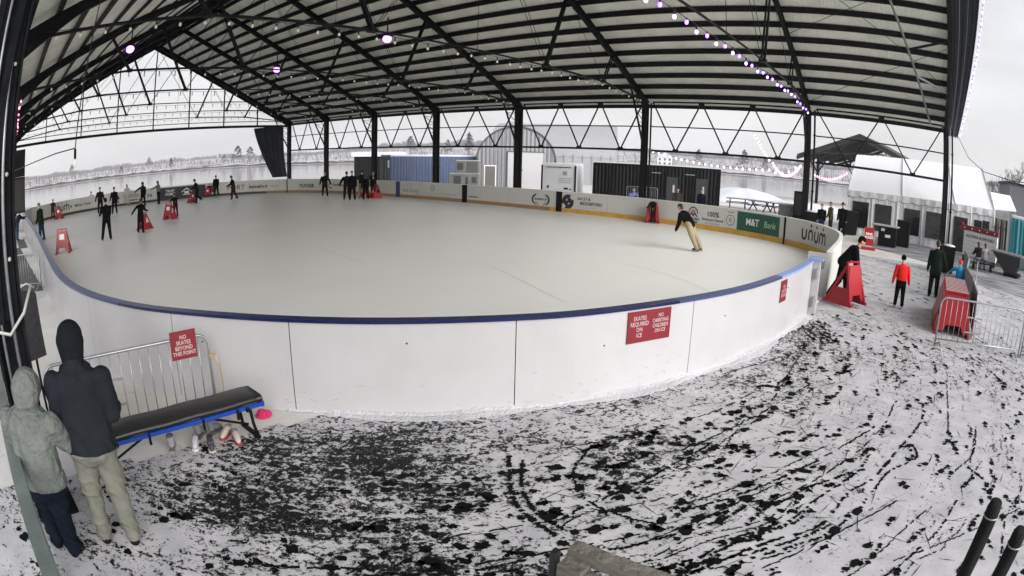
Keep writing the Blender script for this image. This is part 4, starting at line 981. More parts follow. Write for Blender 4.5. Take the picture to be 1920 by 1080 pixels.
# ------------------------------------------------------------------ trees one can tell apart
def leafmat(n, c): return mat(n, c, .8, 0, var=.4, vscale=.8)
def pine(label, x, y, z, h, w, seed, col, group='evergreens on the far bank', tiers=11):
    rn = random.Random(seed); t = thing('pine_tree', label, 'tree', (x, y, z), 0, group)
    g = MB(); g.path([(0, 0, -.5), (.1, 0, h * .5), (0, .1, h * .97)], [h * .022, h * .016, h * .004], 6); g.build('trunk', mat('pine_bark', (.06, .045, .035), .9), t)
    g = MB()
    for k in range(tiers * 26):
        f = rn.random() ** .85; zz = h * (.22 + .78 * f); rr = w * (1 - f) ** .8 * rn.uniform(.35, 1.1) + .15; a = rn.uniform(0, 6.283)
        if math.sin(a * 2 + f * 17) < -.55: continue
        c = Vector((rr * math.cos(a), rr * math.sin(a), zz - rr * .12)); s_ = h * .055 * rn.uniform(.6, 1.5)
        for q in range(3):
            d1 = Vector((math.cos(a) * s_ * rn.uniform(.6, 1.4), math.sin(a) * s_ * rn.uniform(.6, 1.4), rn.uniform(-.3, .15) * s_)); d2 = Vector((-math.sin(a) * s_ * .6, math.cos(a) * s_ * .6, rn.uniform(-.4, .4) * s_))
            cc = c + Vector((rn.uniform(-1, 1), rn.uniform(-1, 1), rn.uniform(-.5, .5))) * s_ * .6
            g._add([cc - d1 * .5 - d2, cc + d1, cc - d1 * .5 + d2], [(0, 1, 2)])
    g.build('crown', col, t); return t
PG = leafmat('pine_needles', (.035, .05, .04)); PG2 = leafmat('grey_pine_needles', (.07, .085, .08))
def polar(a, r): return (-math.sin(R(a)) * r, math.cos(R(a)) * r)
for n_, (a, r, h_, w_, lab, c) in enumerate([(63.3, 430, 11.5, 5.2, 'broad pine, the left one of the pair beyond the black curtain', PG), (62.1, 430, 10.5, 4.6, 'broad pine, the right one of the pair beyond the black curtain', PG),
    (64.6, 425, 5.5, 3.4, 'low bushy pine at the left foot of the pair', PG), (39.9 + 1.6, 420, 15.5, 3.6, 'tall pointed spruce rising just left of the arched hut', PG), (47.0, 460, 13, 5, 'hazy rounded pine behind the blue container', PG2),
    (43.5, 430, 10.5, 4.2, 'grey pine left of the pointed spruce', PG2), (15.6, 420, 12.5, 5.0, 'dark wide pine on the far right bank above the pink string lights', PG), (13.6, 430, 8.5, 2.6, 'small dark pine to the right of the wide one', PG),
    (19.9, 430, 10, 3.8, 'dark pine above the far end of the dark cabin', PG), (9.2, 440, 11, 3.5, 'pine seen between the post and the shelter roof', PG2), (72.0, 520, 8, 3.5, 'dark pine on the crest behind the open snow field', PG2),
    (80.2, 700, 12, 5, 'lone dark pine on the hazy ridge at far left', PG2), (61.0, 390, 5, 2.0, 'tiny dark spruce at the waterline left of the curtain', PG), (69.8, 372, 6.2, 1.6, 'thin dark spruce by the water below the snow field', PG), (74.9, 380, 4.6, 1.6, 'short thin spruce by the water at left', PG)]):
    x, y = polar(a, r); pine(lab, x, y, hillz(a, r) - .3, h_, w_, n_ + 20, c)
def baretree(label, x, y, z, h, seed, col):
    rn = random.Random(seed); t = thing('bare_tree', label, 'tree', (x, y, z), 0); g = MB(); tw = MB()
    g.path([(0, 0, 0), (.15, 0, h * .3), (0, .1, h * .5)], [h * .03, h * .022, h * .016], 6)
    def br(p, d, l, r, k):
        q = p + d * l; (g if k > 2 else tw).tube(p, q, r, 4, 0, r * .6)
        if k == 0: return
        for _ in range(3 if k > 1 else 4):
            nd = (d + Vector((rn.uniform(-1, 1), rn.uniform(-1, 1), rn.uniform(-.3, .7))) * .75).normalized(); br(q, nd, l * rn.uniform(.6, .85), r * .55, k - 1)
    for q in range(5): br(Vector((.1, .05, h * rn.uniform(.28, .5))), Vector((rn.uniform(-1, 1), rn.uniform(-1, 1), rn.uniform(.5, 1.2))).normalized(), h * .17, h * .012, 4)
    g.build('trunk', col, t); tw.build('crown', col, t); return t
BT = mat('winter_branch', (.075, .065, .06), .9)
baretree('bare winter tree rising behind the dark grey block at far right', 12.3, 56, 0, 7.6, 4, BT)
baretree('second bare winter tree behind the small lean-to tent', 10.4, 60, 0, 6.6, 5, BT)
baretree('bare branchy tree left of the tall container behind the far boards', *polar(52.5, 300)[:2], 0, 9, 6, BT) if False else None
# ------------------------------------------------------------------ string lights
CAB = mat('black_cable', (.01, .01, .01), .7); LIT = mat('lit_violet_bulb', (.9, .85, 1), .3, emit=(.50, .36, 1.0), estr=1.6); DIM = mat('unlit_bulb', (.55, .55, .45), .3, emit=(.8, .8, .6), estr=.08)
PINK = mat('lit_pink_bulb', (1, .8, .85), .3, emit=(1.0, .22, .38), estr=.9); VIO = mat('violet_lamp', (.8, .5, 1), .3, emit=(.22, .07, 1.0), estr=2.4); WARM = mat('lit_warm_bulb', (1, .9, .8), .3, emit=(1, .70, .70), estr=.8)
def string(label, pts, n, m_, r=.05, sag=0.0, drop=.10, group='strings of festoon lights', cable=.010, jit=.02, vio=False):
    t = thing('string_lights', label, 'string lights', pts[0], 0, group); o = Vector(pts[0]); P = [Vector(p) - o for p in pts]
    L = [0.0]
    for a, b in zip(P, P[1:]): L.append(L[-1] + (b - a).length)
    def at(f):
        s = f * L[-1]; i = max(0, min(len(P) - 2, bisect.bisect_right(L, s) - 1)); u = (s - L[i]) / (L[i + 1] - L[i]); p = P[i].lerp(P[i + 1], u); p.z -= sag * 4 * u * (1 - u); return p
    g = MB(); g.path([at(k / 60) for k in range(61)], cable, 5); g.build('cable', CAB, t)
    gb = MB(); gb.blob((0, 0, -drop), (r * .8, r * .8, r), 8, 6); gs = MB(); gs.tube((0, 0, 0), (0, 0, -drop + r * .7), r * .42, 6)
    b0 = gb.build('bulb', m_, t); s0_ = gs.build('socket', CAB, t)
    for k in range(n):
        p = at((k + .5) / n) + Vector((random.uniform(-jit, jit), random.uniform(-jit, jit), 0))
        if k == 0: b, s_ = b0, s0_
        else:
            b = b0.copy(); COL.objects.link(b); s_ = s0_.copy(); COL.objects.link(s_); b.parent = t; s_.parent = t
            if vio and k % 2: b.data = VB
        b.location = p; s_.location = p
    return t
gv = MB(); gv.blob((0, 0, -.12), (.055, .055, .07), 8, 6); VB = gv.build('bulb', VIO).data; bpy.data.objects.remove(bpy.data.objects[[o.name for o in bpy.data.objects if o.data == VB][0]])
names = {1: 'nearest truss, brightly lit violet', 2: 'second truss from the right', 3: 'third truss from the right', 4: 'fourth truss from the right', 5: 'third truss from the left end', 6: 'second truss from the left end', 7: 'left gable frame'}
for i in range(1, 8):
    x = PX[i] + .18; lit = i == 1
    zc = lambda y: 7.45 - (.35 if y > 33 or y < 3 else 0)
    pts = [(x, y, zc(y)) for y in (34.3, 29, 24, 18.8, 13, 7, yn(PX[i]) + .8)]
    if lit: pts = [(x, y, z - .35) for x, y, z in pts]
    string('festoon string under the ' + names[i], pts, 40, LIT if lit else DIM, .068 if lit else .06, .06, .2, vio=lit)
string('violet and white festoon string along the right roof edge', [tuple(slope(XR + .24 + t_ * 1.3, t_ - .05, 1, .05)) for t_ in (0, .25, .5, .75, 1)], 46, LIT, .075, .0, .08, vio=True)
string('pinkish festoon string along the near eave at far left', [(-22, 1.35, 6.35), (-26, 1.5, 6.4), (-34, 2.0, 6.3), (-42, 2.3, 6.3), (-50, 2.7, 6.2)], 18, PINK, .06, .15, .1)
string('pale festoon string strung over the riverside towards the pink swag', [(-27.5, 60.5, 4.4), (-13.6, 58.5, 3.25), (-10.6, 58, 4.0)], 24, WARM, .13, .55, .1, cable=.02)
string('bright pink dense festoon swag left of the corner post', [(-13.2, 57.5, 3.95), (-10.2, 57, 3.95)], 34, PINK, .12, 1.15, .05, cable=.03)
string('pink festoon string between the shelter post and the tent', [(-8.9, 57, 3.2), (-5.5, 56.5, 3.75)], 15, PINK, .11, .55, .05, cable=.02)
string('faint white festoon string hanging steeply above the riverside', [(-15.2, 57.5, 6.6), (-13.4, 57.5, 4.0)], 9, WARM, .12, .1, .05, cable=.02)
t = thing('power_cable', 'thin black cable running from the roof corner down to the right', 'cable', (3.7, 35.6, 6.5)); g = MB(); g.path([(0, 0, 0), (.35, -3, -1.25), (.9, -6, -1.95), (1.9, -10, -2.25), (4.3, -14, -2.1)], .018, 5); g.build('wire', CAB, t)
t = thing('hanging_bulb', 'single bare bulb hanging from a slack cable in front of the river at far left', 'light bulb', (-8.86, 1.585, 3.52)); g = MB(); g.path([(-5.5, -.95, -.05), (-2.8, -.55, .0), (-1.0, -.2, .05), (0, 0, .05), (.02, .02, .35), (.0, .06, .75), (.05, .12, 1.5), (.2, .2, 3.3)], .010, 5); g.build('cable', CAB, t)
g = MB(); g.tube((0, 0, .04), (0, 0, -.10), .022, 8); g.build('socket', BLACK, t); g = MB(); g.lathe([(.012, -.10), (.026, -.13), (.028, -.18), (.012, -.215)], (0, 0, 0), 10); g.build('bulb', mat('bulb_glass', (.75, .75, .75), .1, emit=(1, 1, 1), estr=.05), t)
for lab, p in (('violet glowing lamp at the ridge side near the upper left', (-23.78,6.55,8.0)), ('violet glowing lamp under the middle trusses', (-18.82,16.12,8.0)), ('small violet lamp in front of the left gable', (-28.84,16.82,8.0))):
    t = thing('stage_lamp', lab, 'lamp', p, 0, 'violet stage lamps'); g = MB(); g.tube((0, 0, 0), (0, 0, .25), .16, 10); g.tube((0, 0, .25), (0, 0, .9), .03, 6); g.build('housing', BLACK, t)
    g = MB(); g.blob((0.03, -.03, -.03), (.19, .19, .17), 10, 6); g.build('lens', mat('violet_lens', (.8, .6, 1), .3, emit=(.34, .10, 1.0), estr=3), t)
# ------------------------------------------------------------------ speakers and curtain
t = thing('loudspeaker', 'tall black line of loudspeakers hung beside the near left post', 'speaker', (-16.3, .98, 2.45)); g = MB(); g.box((0, 0, .45), (.5, .52, .9)); g.box((0, .05, 1.25), (.45, .42, .68)); g.build('cabinet', BLACK, t); g = MB(); g.box((.26, 0, .45), (.02, .46, .8)); g.build('grille', MATS['speaker_cloth'], t); g = MB(); g.tube((0, -.05, 1.5), (0, -.12, 3.2), .03); g.box((0, -.3, .7), (.08, .4, .08)); g.build('bracket', STEEL, t)
t = thing('loudspeaker', 'black covered loudspeaker on a stand between the near post and the boards', 'speaker', (-8.0, .56, 0)); 
g = MB(); g._add([(-.16, -.16, .98), (.16, -.16, .98), (.16, .15, 1.02), (-.16, .15, 1.0), (-.17, -.2, 1.86), (.17, -.19, 1.90), (.17, .12, 1.82), (-.17, .11, 1.80)], [(3, 2, 1, 0), (4, 5, 6, 7), (0, 1, 5, 4), (1, 2, 6, 5), (2, 3, 7, 6), (3, 0, 4, 7)]); g.build('cabinet', mat('black_cover', (.012, .012, .016), .8, bump=.6, bscale=9), t)
g = MB(); g.tube((0, -.02, .1), (0, -.02, 1.0), .02); [g.tube((0, -.02, .6), (.45 * math.cos(a), .4 * math.sin(a), 0), .013) for a in (.3, 2.4, 4.5)]; g.build('stand', BLACK, t)
g = MB(); g.path([(.18, -.2, 1.92), (.2, -.02, 1.97), (.18, .1, 1.9)], .014, 6); g.build('strap', MATS['pale_strap'], t)
g = MB(); nx_, nz_ = 26, 14; vs = []
for j in range(nz_ + 1):
    f = j / nz_; z = 6.35 - 5.3 * f; ya_ = 30.55 + 2.15 * max(0, f) ** 1.15 * (1 if f > 0 else 0); yb_ = 34.15 + .45 * f ** 3
    ya_ = 30.5 + 2.3 * f ** 1.3
    for i in range(nx_ + 1): u = i / nx_; vs.append((-56.75 + .16 * math.sin(u * 34) * (.4 + f), ya_ + (yb_ - ya_) * u, z + .25 * (u - .3) * (1 - f)))
fs = [(j * (nx_ + 1) + i, j * (nx_ + 1) + i + 1, (j + 1) * (nx_ + 1) + i + 1, (j + 1) * (nx_ + 1) + i) for j in range(nz_) for i in range(nx_)]
g._add(vs, fs, 0, True); g._add([(x - .03, y, z) for x, y, z in vs], fs, 0, True); t = g.build('stage_curtain', mat('black_curtain', (.022, .026, .030), .85, var=.3, vscale=1)); tag(t, 'black gathered curtain hanging by the far left corner post', 'curtain')

# ------------------------------------------------------------------ crowd barriers
def barrier(label, p0, p1, name='crowd_barrier', cloth=False, group='metal crowd barriers', L=None, h=1.07, n=17):
    dx, dy = p1[0] - p0[0], p1[1] - p0[1]; L = L or math.hypot(dx, dy); t = thing(name, label, 'barrier', (p0[0], p0[1], 0), math.atan2(dy, dx), group)
    pts = []; rr = .16; z0 = .18
    def cor(cx, cz, a0, a1): return [(cx + rr * math.cos(R(a0 + (a1 - a0) * k / 5)), 0, cz + rr * math.sin(R(a0 + (a1 - a0) * k / 5))) for k in range(6)]
    pts += [(0, 0, .02)] + cor(rr, h - rr, 180, 90) + cor(L - rr, h - rr, 90, 0) + [(L, 0, .02)]
    g = MB(); g.path(pts, .021, 10); g.tube((0, 0, z0), (L, 0, z0), .017, 8); g.build('frame', GALV, t)
    if cloth:
        g = MB(); q = [(.0, -.012, z0)] + [(x_, -.012, z_ - .0) for x_, _, z_ in pts[1:-1]] + [(L, -.012, z0)]; g.extr(q, (0, .024, 0)); g.build('cloth', mat('grey_barrier_cloth', (.20, .20, .195), .8, var=.15, vscale=2, bump=.3, bscale=4), t)
    else:
        g = MB(); zt = lambda x_: h - (0 if rr < x_ < L - rr else rr - math.sqrt(max(0, rr ** 2 - (rr - min(x_, L - x_)) ** 2)))
        for k in range(1, n): x_ = L * k / n; g.tube((x_, 0, z0), (x_, 0, zt(x_) - .01), .0075, 6)
        c = L * .30; g.bar((c, 0, h * .68), (c + L * 3 / n, 0, h * .68), .02, .03); g.bar((c, 0, h * .38), (c + L * 3 / n, 0, h * .38), .02, .03)
        g.build('bars', GALV, t)
    for x_ in (.12, L - .12):
        g = MB(); g.path([(x_, -.30, .012), (x_, -.04, .09), (x_, .04, .09), (x_, .30, .012)], .018, 6); g.tube((x_, 0, .09), (x_, 0, z0), .018, 6); g.build('foot', GALV, t)
    return t
b1 = barrier('steel crowd barrier with a red sign standing behind the bench', (-7.18, .55), (-6.98, 2.93))
g = MB(); g.tube((2.36, 0, .78), (2.46, 0, .78), .02, 8); g.path([(2.46, 0, .80), (2.52, .02, .6), (2.54, .03, .3), (2.5, .05, .05), (2.4, .06, .02), (2.55, .12, .02)], .008, 5); c_ = g.build('chain', mat('brass_chain', (.55, .38, .12), .4, .6), b1)
t = thing('warning_sign', 'red sign reading NO SKATES BEYOND THIS POINT on the barrier behind the bench', 'sign', (-6.97, 2.57, 1.0), math.pi / 2 - .084)
g = MB(); g.box((0, 0, 0), (.36, .012, .36)); g.build('panel', REDS, t); LT = mat('sign_lettering', (.46, .36, .37), .6)
add_text('NO\nSKATES\nBEYOND\nTHIS POINT', .072, face_M((0, -.009, -.005), (1, 0, 0)), LT, t, bold=.0015, sx=.86)
t = thing('concrete_weight', 'grey drum foot with a loop of yellow chain under the bench end', 'barrier foot', (-7.05, 3.02, 0)); g = MB(); g.lathe([(.075, 0), (.075, .17), (.065, .19)], n=14); g.build('drum', mat('drum_grey', (.30, .29, .31), .7), t); g = MB(); g.path([(.13 * math.cos(a), .13 * math.sin(a) + .03, .02) for a in [k * .6 for k in range(11)]], .012, 6); g.build('chain', mat('yellow_chain', (.6, .42, .05), .5), t)
# sign on the boards
s_ = snear(-3.78, 8.0) if False else snear(-3.35, 7.45)
def board_sign(label, x, y, w, z0, z1, texts):
    s_ = snear(x, y); p = cpt(s_, -TH - .012, 0); tt = ctan(s_); t = thing('warning_sign', label, 'sign', (p.x, p.y, (z0 + z1) / 2), math.atan2(-tt.y, -tt.x)); g = MB(); g.box((0, 0, 0), (w, .008, z1 - z0)); g.build('panel', REDS, t)
    for (body, sz, ox, oz, sx) in texts: add_text(body, sz, face_M((ox, -.008, oz), (1, 0, 0)), LT, t, bold=.001, sx=sx)
    return t
board_sign('red sign reading SKATES REQUIRED ON ICE and NO CARRYING CHILDREN ON ICE on the boards', -3.37, 7.5, .80, .72, 1.17, [('SKATES\nREQUIRED\nON\nICE', .085, -.19, .0, .84), ('NO\nCARRYING\nCHILDREN\nON ICE', .078, .20, .02, .80)])
board_sign('narrow red sign seen edge on near the gate end of the boards', -2.34, 11.6, .36, .72, 1.14, [('NO\nSKATES\nBEYOND', .09, 0, 0, .8)])
barrier('steel crowd barrier across the path beyond the near left post', (-19.6, .35), (-18.7, 1.88))
barrier('small distant crowd barrier at the left end of the outer path', (-41.0, 1.3), (-41.2, 2.95))
bt = barrier('steel crowd barrier standing in front of the stack of red skating aids', (1.22, 13.05), (3.68, 13.45))
barrier('steel crowd barrier running out of the right edge of the picture', (3.76, 13.46), (6.1, 13.8))
for k, (a, b, lab) in enumerate([((2.36, 14.4), (2.53, 16.9), 'nearest to the red stack'), ((2.56, 17.05), (2.60, 19.4), 'second from the red stack'), ((2.62, 19.5), (3.08, 22.5), 'third from the red stack'), ((3.10, 22.7), (3.26, 25.7), 'farthest, by the bin')]):
    barrier('grey cloth covered barrier, ' + lab, a, b, cloth=True, group='barriers covered in grey cloth')
barrier('grey cloth covered barrier standing behind the others beside the path', (2.62, 16.9), (3.42, 22.0), cloth=True, group='barriers covered in grey cloth')
barrier('pale crowd barrier leaning low against the dark cabin behind the boards', (-19.2, 38.5), (-17.0, 38.9), h=1.35)

# ------------------------------------------------------------------ skating aids
def make_aid(label, x, y, rz, group='red skating aids', sign=True, z=.0, s=1.0):
    t = thing('skating_aid', label, 'skating aid', (x, y, z), rz, group)
    # local: user stands at -Y, front panel towards +Y
    g = MB(); H_ = .92; P = [(-.31, .20, .10), (-.20, .20, .10), (-.15, .17, .24), (.15, .17, .24), (.20, .20, .10), (.31, .20, .10), (.22, .02, H_), (-.22, .02, H_)]
    g.extr(P, (0, .035, .006)); g.build('front_panel', RED, t)
    for sd in (-1, 1):
        g = MB(); a = Vector((sd * .235, .0, H_)); f = Vector((sd * .33, .26, .035)); r_ = Vector((sd * .36, -.48, .035))
        g.bar(a, f, .05, .06, (0, 1, 0)); g.bar(a, r_, .05, .06, (0, 1, 0)); g.bar(f + Vector((0, .06, 0)), r_ - Vector((0, .08, 0)), .05, .07)
        m1, m2 = a.lerp(f, .62), a.lerp(r_, .62); g.bar(m1, m2, .04, .05)
        g.extr([m1, m2, a.lerp(r_, .99), a.lerp(f, .99)], (sd * .012, 0, 0)); g.build('side_frame', RED, t)
    g = MB(); g.bar((-.25, -.01, H_ + .07), (.25, -.01, H_ + .07), .05, .04); g.box((-.22, -.01, H_ + .03), (.04, .04, .09)); g.box((.22, -.01, H_ + .03), (.04, .04, .09)); g.bar((-.26, -.16, .72), (.26, -.16, .72), .03, .03); g.build('handle', RED, t)
    if sign:
        g = MB(); g._add([(-.13, .13, .58), (.13, .13, .58), (.12, .085, .80), (-.12, .085, .80), (-.13, .137, .58), (.13, .137, .58), (.12, .092, .80), (-.12, .092, .80)], [(3, 2, 1, 0), (4, 5, 6, 7), (0, 1, 5, 4), (1, 2, 6, 5), (2, 3, 7, 6), (3, 0, 4, 7)]); g.build('notice', WHITE, t)
    return t
AID = make_aid('empty red skating aid with white notice standing by the near left boards', -26.0, 3.9, -1.9)
def aid(label, x, y, rz, s=1.0): t = dup(AID, (x, y, .03 if s > 0 else 0), rz, label); t.scale = (abs(s),) * 3; return t
AID.location.z = .03
aid('red skating aid pushed by the child at the far left boards', -47.4, 6.9, -2.2, .85)
aid('red skating aid in front of the skater with an outstretched arm', -30.2, 9.4, -2.6, .85)
aid('dark red skating aid facing us with a child bent over it', -33.7, 12.2, -2.5, .9)
aid('low red skating aid beside the one legged skater', -45.0, 18.4, -1.2, .75)
aid('red skating aid held by the smallest child at the far boards', -50.0, 22.0, -2.0, .8)
aid('left one of the two red aids by the group at the far boards', -35.4, 28.4, .4, .9)
aid('right one of the two red aids by the group at the far boards', -34.3, 28.6, -.2, 1.0)
aid('red skating aid used by the child in green near the far boards', -12.7, 28.6, -2.7, 1.0)
t = aid('red skating aid being carried by the stooping man at the gate', -1.18, 15.62, -2.1, 1.08); t.location.z = .06
for c_ in list(t.children):
    if c_.name.startswith('notice'): bpy.data.objects.remove(c_)
for k in range(11):
    t = make_aid('x', 1.78 + k * .012, 14.55 + k * .215, math.pi + .02, sign=False) if k == 0 else dup(STK, (1.78 + k * .012, 14.55 + k * .215, .0), math.pi + .02 + random.uniform(-.01, .01))
    if k == 0:
        STK = t; g = MB(); g.box((0, -.005, .92 + .096), (.46, .020, .010)); g.build('handle_top_strip', SNOWW, t)  # thin pale strip on each handle top, for contrast along the row
    t.scale = (1.42, 1.0, 1.0)
    t['label'] = 'red skating aid, ' + ['foremost of the nested row behind the barrier', 'second in the nested row from the barrier', 'third in the nested row from the barrier', 'fourth in the nested row from the barrier', 'fifth in the nested row from the barrier', 'sixth and middle one in the nested row', 'fifth from the back of the nested row', 'fourth from the back of the nested row', 'third from the back of the nested row', 'last but one at the back of the nested row', 'rearmost of the nested row beside the child'][k]
    t['group'] = 'nested row of red skating aids'

# ------------------------------------------------------------------ bench, shoes, hat
t = thing('bench', 'long black padded bench with a blue steel frame by the barrier', 'bench', (-6.12, 3.10, 0), -math.pi / 2 - .05)
# local X runs away from the gate side towards the man; Y+ is towards the camera
VIN = mat('black_vinyl', (.012, .012, .013), .38, 0, bump=.12, bscale=7); BLU = mat('blue_frame_paint', (.006, .04, .28), .35); BL = 2.15
g = MB(); L_ = BL; rr = .03; W_ = .42
sec = [(-W_ / 2, .455), (-W_ / 2 - .02, .475), (-W_ / 2 - .01, .515), (-W_ / 2 + .03, .53), (W_ / 2 - .03, .53), (W_ / 2 + .01, .515), (W_ / 2 + .02, .475), (W_ / 2, .455)]
n_ = 24
for i in range(n_ + 1):
    f = i / n_; x = L_ * f; k = 1 - (.06 if i in (0, n_) else 0)
    for (y, z) in sec: g.v.append((x, y * k, .49 + (z - .49) * k + .004 * math.sin(f * 19)))
for i in range(n_):
    for k in range(8): g.f.append((i * 8 + k, i * 8 + (k + 1) % 8, (i + 1) * 8 + (k + 1) % 8, (i + 1) * 8 + k)); g.m.append(0); g.sm.append(True)
g.f.append(tuple(range(8))); g.m.append(0); g.sm.append(False); g.f.append(tuple(reversed(range(n_ * 8, n_ * 8 + 8)))); g.m.append(0); g.sm.append(False)
g.build('seat', VIN, t)
g = MB()
for y in (-.21, .21): g.box((L_ / 2, y, .425), (L_ + .02, .03, .048))
for x in (.0, L_): g.box((x, 0, .42), (.03, .42, .065))
g.build('frame', BLU, t)
for x, sx_ in ((.17, 1), (L_ - .17, -1)):
    for y in (-.17, .17):
        g = MB(); g.path([(x, y, .43), (x - .02 * sx_, y * 1.1, .2), (x - .05 * sx_, y * 1.25, .03)], .021, 8); g.build('leg', BLACK, t)
    g = MB(); g.bar((x - .05 * sx_, -.24, .03), (x - .05 * sx_, .24, .03), .045, .04); g.build('foot_rail', BLACK, t)
    g = MB(); g.tube((x - .03 * sx_, .0, .12), (x + .62 * sx_, .0, .39), .015, 8); g.tube((x + .05 * sx_, .19, .425), (x + .05 * sx_, .24, .40), .03, 8); g.build('brace', BLACK, t)
for x in (.35, .8, 1.5): g = MB(); g.box((x, .225, .38), (.03, .02, .13)); g.build('clip', BLACK, t)
def shoe(label, x, y, rz, col, kind='shoe', sole=(.6, .6, .58)):
    t = thing(kind, label, kind.replace('_', ' '), (x, y, .006), rz, 'shoes left under the bench')
    g = MB(); g.extr([(-.13, -.04, .0), (-.13, .04, .0), (-.02, .032, .0), (.06, .048, .0), (.12, .04, .0), (.145, 0, .0), (.12, -.04, .0), (.06, -.048, .0), (-.02, -.032, .0)], (0, 0, .022)); g.build('sole', mat('sole_' + kind + str(len(MATS)), sole, .6), t)
    g = MB(); 
    g.path([(.125, 0, .035), (.09, 0, .048), (.04, 0, .062), (-.01, 0, .085), (-.06, 0, .09), (-.11, 0, .075)], [.018, .036, .043, .042, .04, .026], 10); 
    if kind != 'shoe': g.path([(-.065, 0, .07), (-.075, 0, .14), (-.08, 0, .20)], [.045, .05, .052], 12, caps=False)
    g.build('upper', mat('upper' + str(len(MATS)), col, .6), t)
    g = MB(); g.path([(-.07 + .045 * math.cos(a), .033 * math.sin(a), .115 if kind == 'shoe' else .205) for a in [k * .524 for k in range(13)]], .009, 6); g.build('collar', mat('collar' + str(len(MATS)), tuple(c * .4 for c in col), .7), t)
    if kind == 'shoe':
        g = MB(); [g.bar((.055 - k * .022, -.022, .095 + k * .006), (.055 - k * .022, .022, .095 + k * .006), .006, .005) for k in range(4)]; g.build('lace', WHITE, t)
    return t
shoe('clear grey boot standing on its sole nearest the man', -6.36, 1.97, 2.7, (.24, .24, .26), 'ankle_boot', (.2, .2, .2))
shoe('white and black trainer, left of the pair under the bench', -6.22, 2.24, -.5, (.42, .40, .46), 'shoe')
shoe('black and cream trainer with striped laces, toe towards us', -6.06, 2.38, -.35, (.04, .04, .05), 'shoe', (.42, .40, .35))
shoe('dark grey boot with open top, left one of two under the bench', -6.45, 2.42, 2.3, (.16, .16, .18), 'ankle_boot', (.1, .1, .1))
shoe('dark grey boot with open top, right one of two under the bench', -6.42, 2.62, 2.0, (.13, .13, .15), 'ankle_boot', (.1, .1, .1))
shoe('cream trainer with a red toe lying at the bench leg', -6.02, 2.72, -.25, (.40, .36, .32), 'shoe', (.3, .03, .04))
shoe('cream trainer with a red stripe on its heel behind the red toed one', -6.22, 2.68, -1.0, (.36, .32, .28), 'shoe', (.3, .03, .04))
t = thing('knit_hat', 'crumpled pink knit hat lying on the snow by the boards', 'hat', (-6.42, 3.33, 0), .4); g = MB(); g.blob((0, 0, .05), (.085, .07, .06), 14, 8, jit=.05); g.blob((.06, .03, .045), (.06, .06, .05), 12, 7, jit=.05); g.build('crown', mat('pink_wool', (.62, .02, .13), .9, var=.2, vscale=30, bump=.8, bscale=60), t); g = MB(); g.path([(.085 * math.cos(a) - .01, .07 * math.sin(a), .018) for a in [k * .5236 for k in range(13)]], .018, 8); g.build('brim', MATS['pink_wool'], t)

# ------------------------------------------------------------------ foreground timber and rails
t = thing('timber_railing', 'weathered timber railing at the bottom edge below the camera', 'railing', (0, 0, 0))
g = MB(); g.bar((-.745, 1.34, .0), (-.745, 1.34, 1.985), .085, .07, (0, 1, 0)); g.build('post', WOOD, t)
g = MB(); g.bar((-.79, 1.395, 1.99), (.9, 1.41, 1.99), .06, .04); g.build('top_rail', WOOD, t); g = MB(); g.bar((-.70, 1.345, 1.88), (.9, 1.36, 1.88), .035, .16); g.build('side_rail', WOOD, t)
g = MB(); g.bar((-.822, 1.345, 0), (-.822, 1.345, 2.0), .022, .03, (0, 1, 0)); g.build('angle_bracket', mat('black_angle', (.012, .012, .012), .5), t)
for lab, (x, y) in (('round dark timber pole at lower right', (.79, 2.4)), ('round dark timber pole cut by the right edge', (.93, 2.17))):
    t = thing('timber_pole', lab, 'pole', (x, y, 0)); g = MB(); n_ = 14; g.path([(0, 0, 0), (.004, 0, 1.0), (0, .003, 1.97), (0, 0, 2.0)], [.047, .045, .044, .036], n_); g.build('shaft', DWOOD, t); g = MB(); g.path([(.046 * math.cos(a), .046 * math.sin(a), 1.93) for a in [k * .5236 for k in range(13)]], .004, 5); g.build('wire_wrap', GALV, t)
t = thing('handrail', 'grey green metal handrail running past the grey hooded child at lower left', 'railing', (0, 0, 0)); GG = mat('grey_green_paint', (.13, .16, .15), .45, .2, var=.2, vscale=2)
g = MB(); g.bar((-9.6, -.16, 1.0), (-2.2, -.20, 1.0), .14, .10); g.build('top_rail', GG, t); g = MB(); g.bar((-9.6, -.16, .5), (-2.2, -.20, .5), .05, .05); g.bar((-9.6, -.16, .12), (-2.2, -.20, .12), .05, .05); g.build('lower_rail', GG, t)
for x in (-9.4, -7.6, -4.4, -3.0): g = MB(); g.box((x, -.18, .5), (.07, .06, 1.0)); g.build('post', GG, t)
